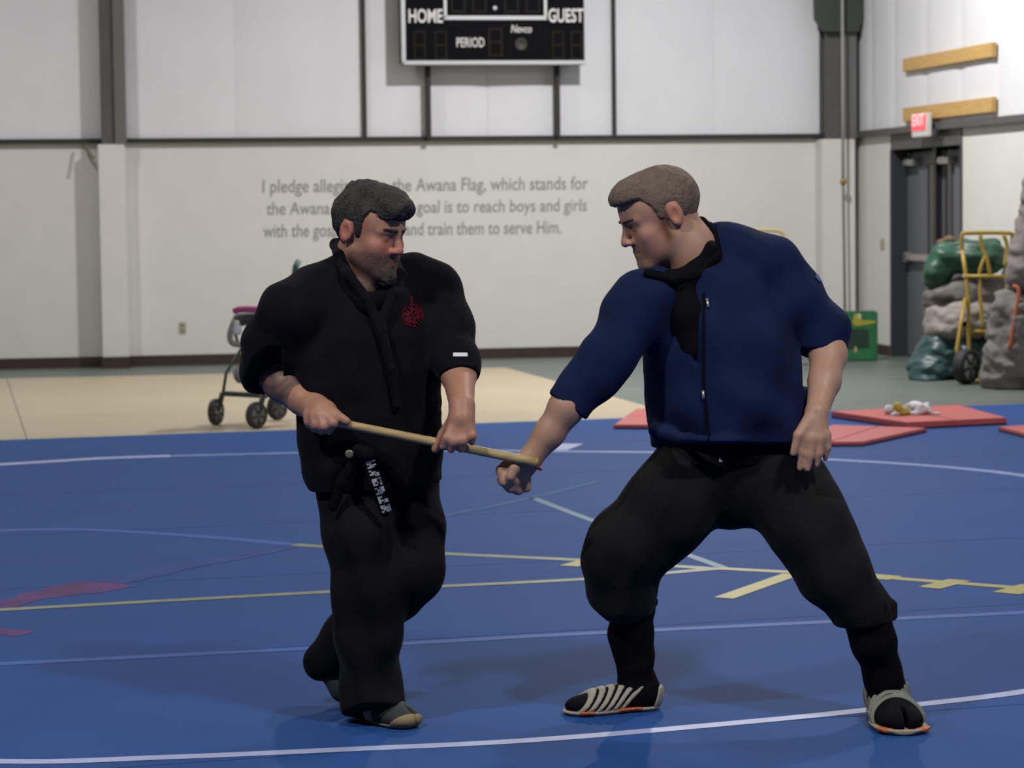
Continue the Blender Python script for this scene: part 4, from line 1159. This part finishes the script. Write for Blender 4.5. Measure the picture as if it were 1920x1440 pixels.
# right arm (left of picture), fist meeting the staff
F.chain(B.c((1205, 575, -.06, 42), (1142, 664, -.14, 35), (1062, 764, -.20, 32), (1030, 812, -.20, 27), (994, 860, -.20, 21)), .02)
F.chain(B.c((994, 860, -.20, 21), (978, 876, -.20, 23), (968, 884, -.20, 22)), .014)
for ch in (((955, 868, -.215, 13), (941, 882, -.225, 11), (946, 903, -.235, 10), (960, 900, -.235, 9)),
           ((958, 878, -.20, 12), (944, 900, -.205, 11), (957, 914, -.215, 10), (968, 902, -.22, 9)),
           ((966, 888, -.19, 12), (957, 912, -.19, 11), (972, 918, -.20, 10), (978, 903, -.205, 9)),
           ((976, 890, -.18, 11), (974, 914, -.175, 10), (986, 914, -.185, 9), (988, 900, -.19, 8)),
           ((984, 868, -.215, 13), (966, 876, -.245, 10.5), (957, 894, -.252, 9))):
    F.chain(B.c(*ch), .007)
# left arm (right of picture), hand hanging
F.chain(B.c((1430, 515, .03, 42), (1538, 620, .02, 38), (1553, 665, -.02, 34), (1546, 715, -.10, 29), (1533, 770, -.18, 21.5)), .02)
HD = -.15
for x, y, dy in ((1508, 820, -.075), (1521, 824, -.08), (1535, 824, -.075), (1547, 818, -.065)):
    dy += HD
    F.chain(B.c((1531, 775, -.19, 18), (x, y, dy, 10)), .013)
for ch in (((1507, 818, -.075, 10.2), (1502, 848, -.080, 7.4), (1500, 878, -.078, 6.0)),
           ((1522, 822, -.08, 10.2), (1519, 853, -.086, 7.4), (1514, 880, -.082, 6.0)),
           ((1537, 822, -.075, 10.2), (1536, 850, -.080, 7.2), (1530, 873, -.074, 6.0)),
           ((1550, 816, -.065, 9.4), (1552, 839, -.068, 6.6), (1547, 860, -.062, 5.6)),
           ((1518, 788, -.06, 14), (1497, 816, -.085, 9.5), (1487, 850, -.09, 6.5))):
    F.chain(B.c(*[(x, y, dy + HD, r) for x, y, dy, r in ch]), .007)
F.cut((0, 0, .003), (0, 0, -1), .002)
def colB(pos):
    n = len(pos); c = np.tile(np.array([[.43, .245, .17]]), (n, 1))
    l = loc_of(pos, cB, RB, sB); x, y, z = l[:, 0], l[:, 1], l[:, 2]
    near = sstep(.20, .13, np.linalg.norm(l, axis=1))
    rng = np.random.RandomState(3)
    st = sstep(-.045, -.065, z) * sstep(.0, .03, y) * near * .35
    mus = np.exp(-((z + .055) / .010) ** 2) * sstep(.07, .09, y) * (np.abs(x) < .035) * near * .55
    b = np.clip(np.maximum(st, mus), 0, 1)[:, None]
    c = c * (1 - b) + np.array([[.16, .085, .05]]) * b
    cheek = np.exp(-(((z + .025) / .05) ** 2)) * sstep(.0, .04, y) * near
    c = c * (1 + np.stack([0 * cheek, -.16 * cheek, -.10 * cheek], 1))
    lid = np.exp(-(((np.abs(x) - .031) / .02) ** 2 + ((z + .002) / .011) ** 2)) * sstep(.06, .08, y) * near
    c = c * (1 - .5 * lid[:, None])
    sb_ = np.exp(-(((y - .020) / .014) ** 2)) * sstep(.04, .01, z) * sstep(-.08, -.05, z) * (np.abs(x) > .04) * near
    c = c * (1 - .9 * sb_[:, None]) + np.array([[.11, .042, .016]]) * .9 * sb_[:, None]
    ear = (np.abs(x) > .072) & (z < .04) & (z > -.04) & (y > -.05) & (near > .3)
    c[ear] *= np.array([[1.0, .78, .76]])
    return c
F.build('body', m_skinB, manB, colB)
F = around(cB, .25, .0045)
F.local(hair_sdf([-.13, -.05, -.038, -.026, .006, .012, .030, .038, .060, .080, .13],
                 [-.062, -.055, -.02, .026, .026, -.014, -.004, .034, .062, .066, .060], .005,
                 [((0, .074, .080), (.055, .038, .026)), ((0, .052, .094), (.055, .048, .028)), ((0, .093, .074), (.040, .019, .015))]), cB, RB, sB, .24, 0)
F.fold(.0010, 220, 31, warp=2)
F.build('hair', m_hairB, manB)
F = around(cB, .22, .004)
for sx in (-1, 1): F.local(lambda l, sx=sx: d_cone(l, (sx * .013, .1085, .020), .0052, (sx * .048, .0905, .022), .004), cB, RB, sB, .2, .002)
F.build('eyebrow', mat('brown_brow', (0.09, 0.055, 0.035), 0.8), manB)
# shirt under the jacket
F = B.field(1130, 1520, 400, 900, -.35, .32, .0062)
F.chain(B.c((1305, 568, -.0, 76), (1335, 622, -.0, 100), (1358, 700, 0, 126), (1366, 790, .01, 124), (1374, 850, .01, 118)), .05, .70, YB)
F.chain(B.c((1225, 516, -.07, 16), (1262, 528, -.10, 17), (1300, 514, -.09, 17), (1326, 470, -.05, 15), (1326, 432, .05, 13)), .03)
F.chain(B.c((1326, 432, .05, 13), (1290, 445, .10, 16), (1225, 516, -.02, 16)), .03)
F.chain(B.c((1272, 540, -.085, 26), (1292, 590, -.10, 34), (1305, 650, -.10, 38)), .03)
F.cut(B.p(1370, 868, 0), (0, 0, -1))
F.build('shirt', m_black, manB)
# jacket
F = B.field(1015, 1610, 405, 880, -.42, .40, .0066)
F.chain(B.c((1310, 566, 0, 98), (1338, 625, 0, 124), (1358, 700, 0, 144), (1366, 780, 0, 147), (1372, 830, 0, 138)), .06, .76, YB)
F.chain(B.c((1235, 545, -.07, 44), (1205, 570, -.08, 60)), .05)
F.chain(B.c((1345, 462, .06, 34), (1400, 470, .06, 42), (1436, 498, .04, 58)), .05)
F.chain(B.c((1290, 500, .06, 50), (1370, 480, .06, 50)), .05)
F.chain(B.c((1436, 500, .04, 62), (1490, 560, .04, 58), (1540, 618, .03, 50), (1553, 664, -.01, 36)), .045)
F.chain(B.c((1203, 572, -.07, 62), (1148, 655, -.13, 48), (1100, 716, -.17, 42), (1055, 772, -.19, 40)), .045)
F.fold(.009, 28, 33, axis=(1, .6, .55))
# open neck and front
F.chain(B.c((1246, 400, -.02, 58), (1286, 460, .0, 56), (1294, 490, -.03, 52)), .02, sub=True)
F.chain(B.c((1288, 520, -.25, 26), (1298, 600, -.25, 17), (1308, 680, -.25, 10), (1314, 725, -.25, 5)), .006, 6.0, sub=True)
# cuffs and hem
F.cut(B.p(1064, 763, -.19), B.p(994, 860, -.2) - B.p(1064, 762, -.19), .006, B.p(1010, 850, -.45), B.p(1125, 700, .1))
F.cut(B.p(1553, 667, .0), (B.p(1548, 720, -.03) - B.p(1553, 660, .0)), .006, B.p(1524, 730, -.3), B.p(1640, 600, .35))
F.chain(B.c((1228, 806, -.04, 12), (1290, 826, -.21, 12), (1370, 832, -.20, 12), (1470, 822, -.10, 12), (1512, 800, .04, 12)), .02)
F.cut(B.p(1370, 834, -.1), (-.02, -.15, -1), .006)
jB = F.build('jacket', m_navy_j, manB)
bvJ = bvh_of(jB)
F = B.field(1170, 1370, 395, 560, -.3, .25, .0055)
F.chain(B.c((1314, 418, .05, 13), (1338, 444, .02, 15), (1336, 482, -.05, 15), (1306, 514, -.10, 13), (1262, 524, -.14, 10), (1214, 512, -.13, 9)), .012)
F.build('collar', m_black, manB)
m_zip = mat('zip_metal', (0.42, 0.42, 0.42), 0.35, metal=0.6)
def on(bv, fig, x, y):
    h = bv.ray_cast(Vector(CAM), Vector(ray(x, y)), 20.0)
    return np.array(h[0]) if h[0] is not None else fig.p(x, y, -.2)
zp = [on(bvJ, B, x, y) - np.array([0, .004, 0]) for x, y in [(1319 + max(0, k - 18) * .8, 548 + k * 9.3) for k in range(31)]]
tube('zip_seam', zp, .0035, m_black, manB, 6)
for (x, y, ddx) in ((1325, 568, 3), (1318, 740, 1)):
    a = on(bvJ, B, x, y - 8); b = on(bvJ, B, x + ddx, y + 8)
    tube('zip_pull', [a - np.array([0, .006, 0]), (a + b) / 2 - np.array([0, .008, 0]), b - np.array([0, .006, 0])], .0045, m_zip, manB, 8)
decal('sleeve_patch', B, 1528, 1540, 515, 528, 8, lambda u, v: abs(u - v) < .9, bvJ, mat('pale_blue_patch', (0.06, 0.10, 0.24), 0.8), manB)
# trousers, baggy and gathered below the knee
F = B.field(1080, 1715, 785, 1225, -.46, .40, .0066)
F.chain(B.c((1376, 826, .015, 118), (1384, 876, .01, 116)), .05, .72, YB)
F.chain(B.c((1318, 880, .01, 88), (1250, 950, -.01, 84), (1182, 1024, -.02, 74), (1166, 1060, .0, 66), (1164, 1108, .03, 62), (1180, 1140, .06, 46)), .04)
F.chain(B.c((1180, 1060, .05, 40), (1218, 1056, .07, 25)), .012)
F.chain(B.c((1190, 1118, .06, 38), (1221, 1130, .08, 13)), .010)
F.chain(B.c((1454, 884, .02, 90), (1515, 990, -.09, 80), (1574, 1090, -.15, 64), (1618, 1140, -.15, 54), (1624, 1150, -.15, 50)), .045)
F.chain(B.c((1640, 1118, -.15, 34), (1672, 1133, -.15, 15), (1672, 1152, -.15, 13)), .014)
F.fold(.0085, 30, 34, axis=(1, .7, .6))
F.cut(B.p(1180, 1160, .06), (.05, .0, -1), .008, B.p(1080, 1290, -.4), B.p(1270, 1110, .4))
F.cut(B.p(1622, 1170, -.15), (.10, .0, -1), .008, B.p(1530, 1290, -.5), B.p(1720, 1110, .3))
pB = F.build('trousers', m_char, manB)
F = B.field(1120, 1250, 1120, 1345, -.08, .28, .006)
F.chain(B.c((1183, 1135, .06, 46), (1186, 1190, .09, 40), (1190, 1235, .10, 34), (1192, 1290, .115, 33), (1196, 1310, .12, 32)), .03)
F.fold(.004, 40, 35); F.cut((0, 0, .03), (0, 0, -1)); F.build('legging', m_black, manB)
F = B.field(1565, 1715, 1120, 1355, -.40, .02, .006)
F.chain(B.c((1622, 1145, -.15, 46), (1636, 1200, -.14, 42), (1654, 1260, -.11, 33), (1666, 1318, -.09, 29)), .03)
F.fold(.004, 40, 36); F.cut((0, 0, .05), (0, 0, -1)); F.build('legging', m_black, manB)
decal('trouser_button', B, 1348, 1356, 855, 866, 5, lambda u, v: True, bvh_of(pB), m_wht, manB)
# strapped split-toe shoes
m_strap = mat('sage_strap', (0.30, 0.29, 0.235), 0.6)
m_strap2 = mat('grey_green_strap', (0.165, 0.175, 0.135), 0.6)
m_sole = mat('cream_sole', (0.34, 0.28, 0.20), 0.6)
m_orange = mat('orange_sole_insert', (0.55, 0.13, 0.04), 0.6)
def strapped(heel, toe, split, ms, offs, tilt, orange):
    R, s, mk = shoe(manB, 'shoe', heel, toe, split, m_black)
    ft = foot_sdf(split)
    F = mk(); F.local(ft, heel, R, s, .36, 0); sh = F.build('shoe', m_black, manB)
    for o_ in offs:
        F = mk()
        n = np.array([0, math.cos(tilt), math.sin(tilt)])
        F.local(lambda l: smax(smax(ft(l) - .005, np.abs(l[1] * n[1] + l[2] * n[2] - o_) - .0055, .002), np.maximum(.004 - l[2], np.maximum(l[2] - .072, .045 - l[1])), .002), heel, R, s, .36, 0)
        F.build('strap', ms, sh)
    F = mk(); F.local(lambda l: smax(smax(ft(l) - .007, l[2] - .013, .003), .0005 - l[2], .001), heel, R, s, .36, 0); F.build('sole', m_sole, sh)
    for ya, yb in orange:
        F = mk(); F.local(lambda l: smax(smax(ft(l) - .010, np.abs(l[2] - .009) - .005, .002), np.abs(l[1] - (ya + yb) / 2) - (yb - ya) / 2, .002), heel, R, s, .36, 0)
        F.build('sole_insert', m_orange, sh)
    F = mk(); F.local(lambda l: smax(smax(ft(l) - .006, l[1] - .022 + .3 * (l[2] - .03), .003), np.maximum(l[2] - .065, .001 - l[2]), .003), heel, R, s, .36, 0)
    F.build('heel_tab', ms, sh)
    return sh
strapped(G(1236, 1328), G(1062, 1340), 0, m_strap, (.095, .112, .129, .146, .163, .180), .75, ((.06, .13), (.20, .24)))
strapped(G(1652, 1333), G(1698, 1380), -.003, m_strap2, (.080, .105, .130, .155, .180), .35, ((.23, .255),))
# red wristband
wv = B.p(994, 860, -.20) - B.p(1030, 812, -.20); wv /= np.linalg.norm(wv)
ux = np.cross(wv, [0, 1.0, 0]); ux /= np.linalg.norm(ux); uy = np.cross(wv, ux)
wc = B.p(996, 866, -.20)
tube('wristband', [wc + .036 * (math.cos(t) * ux + math.sin(t) * uy) for t in np.linspace(0, 2 * math.pi, 21)[:-1]], .005, mat('red_band', (0.35, 0.03, 0.02), 0.6), manB, 6, closed=True)
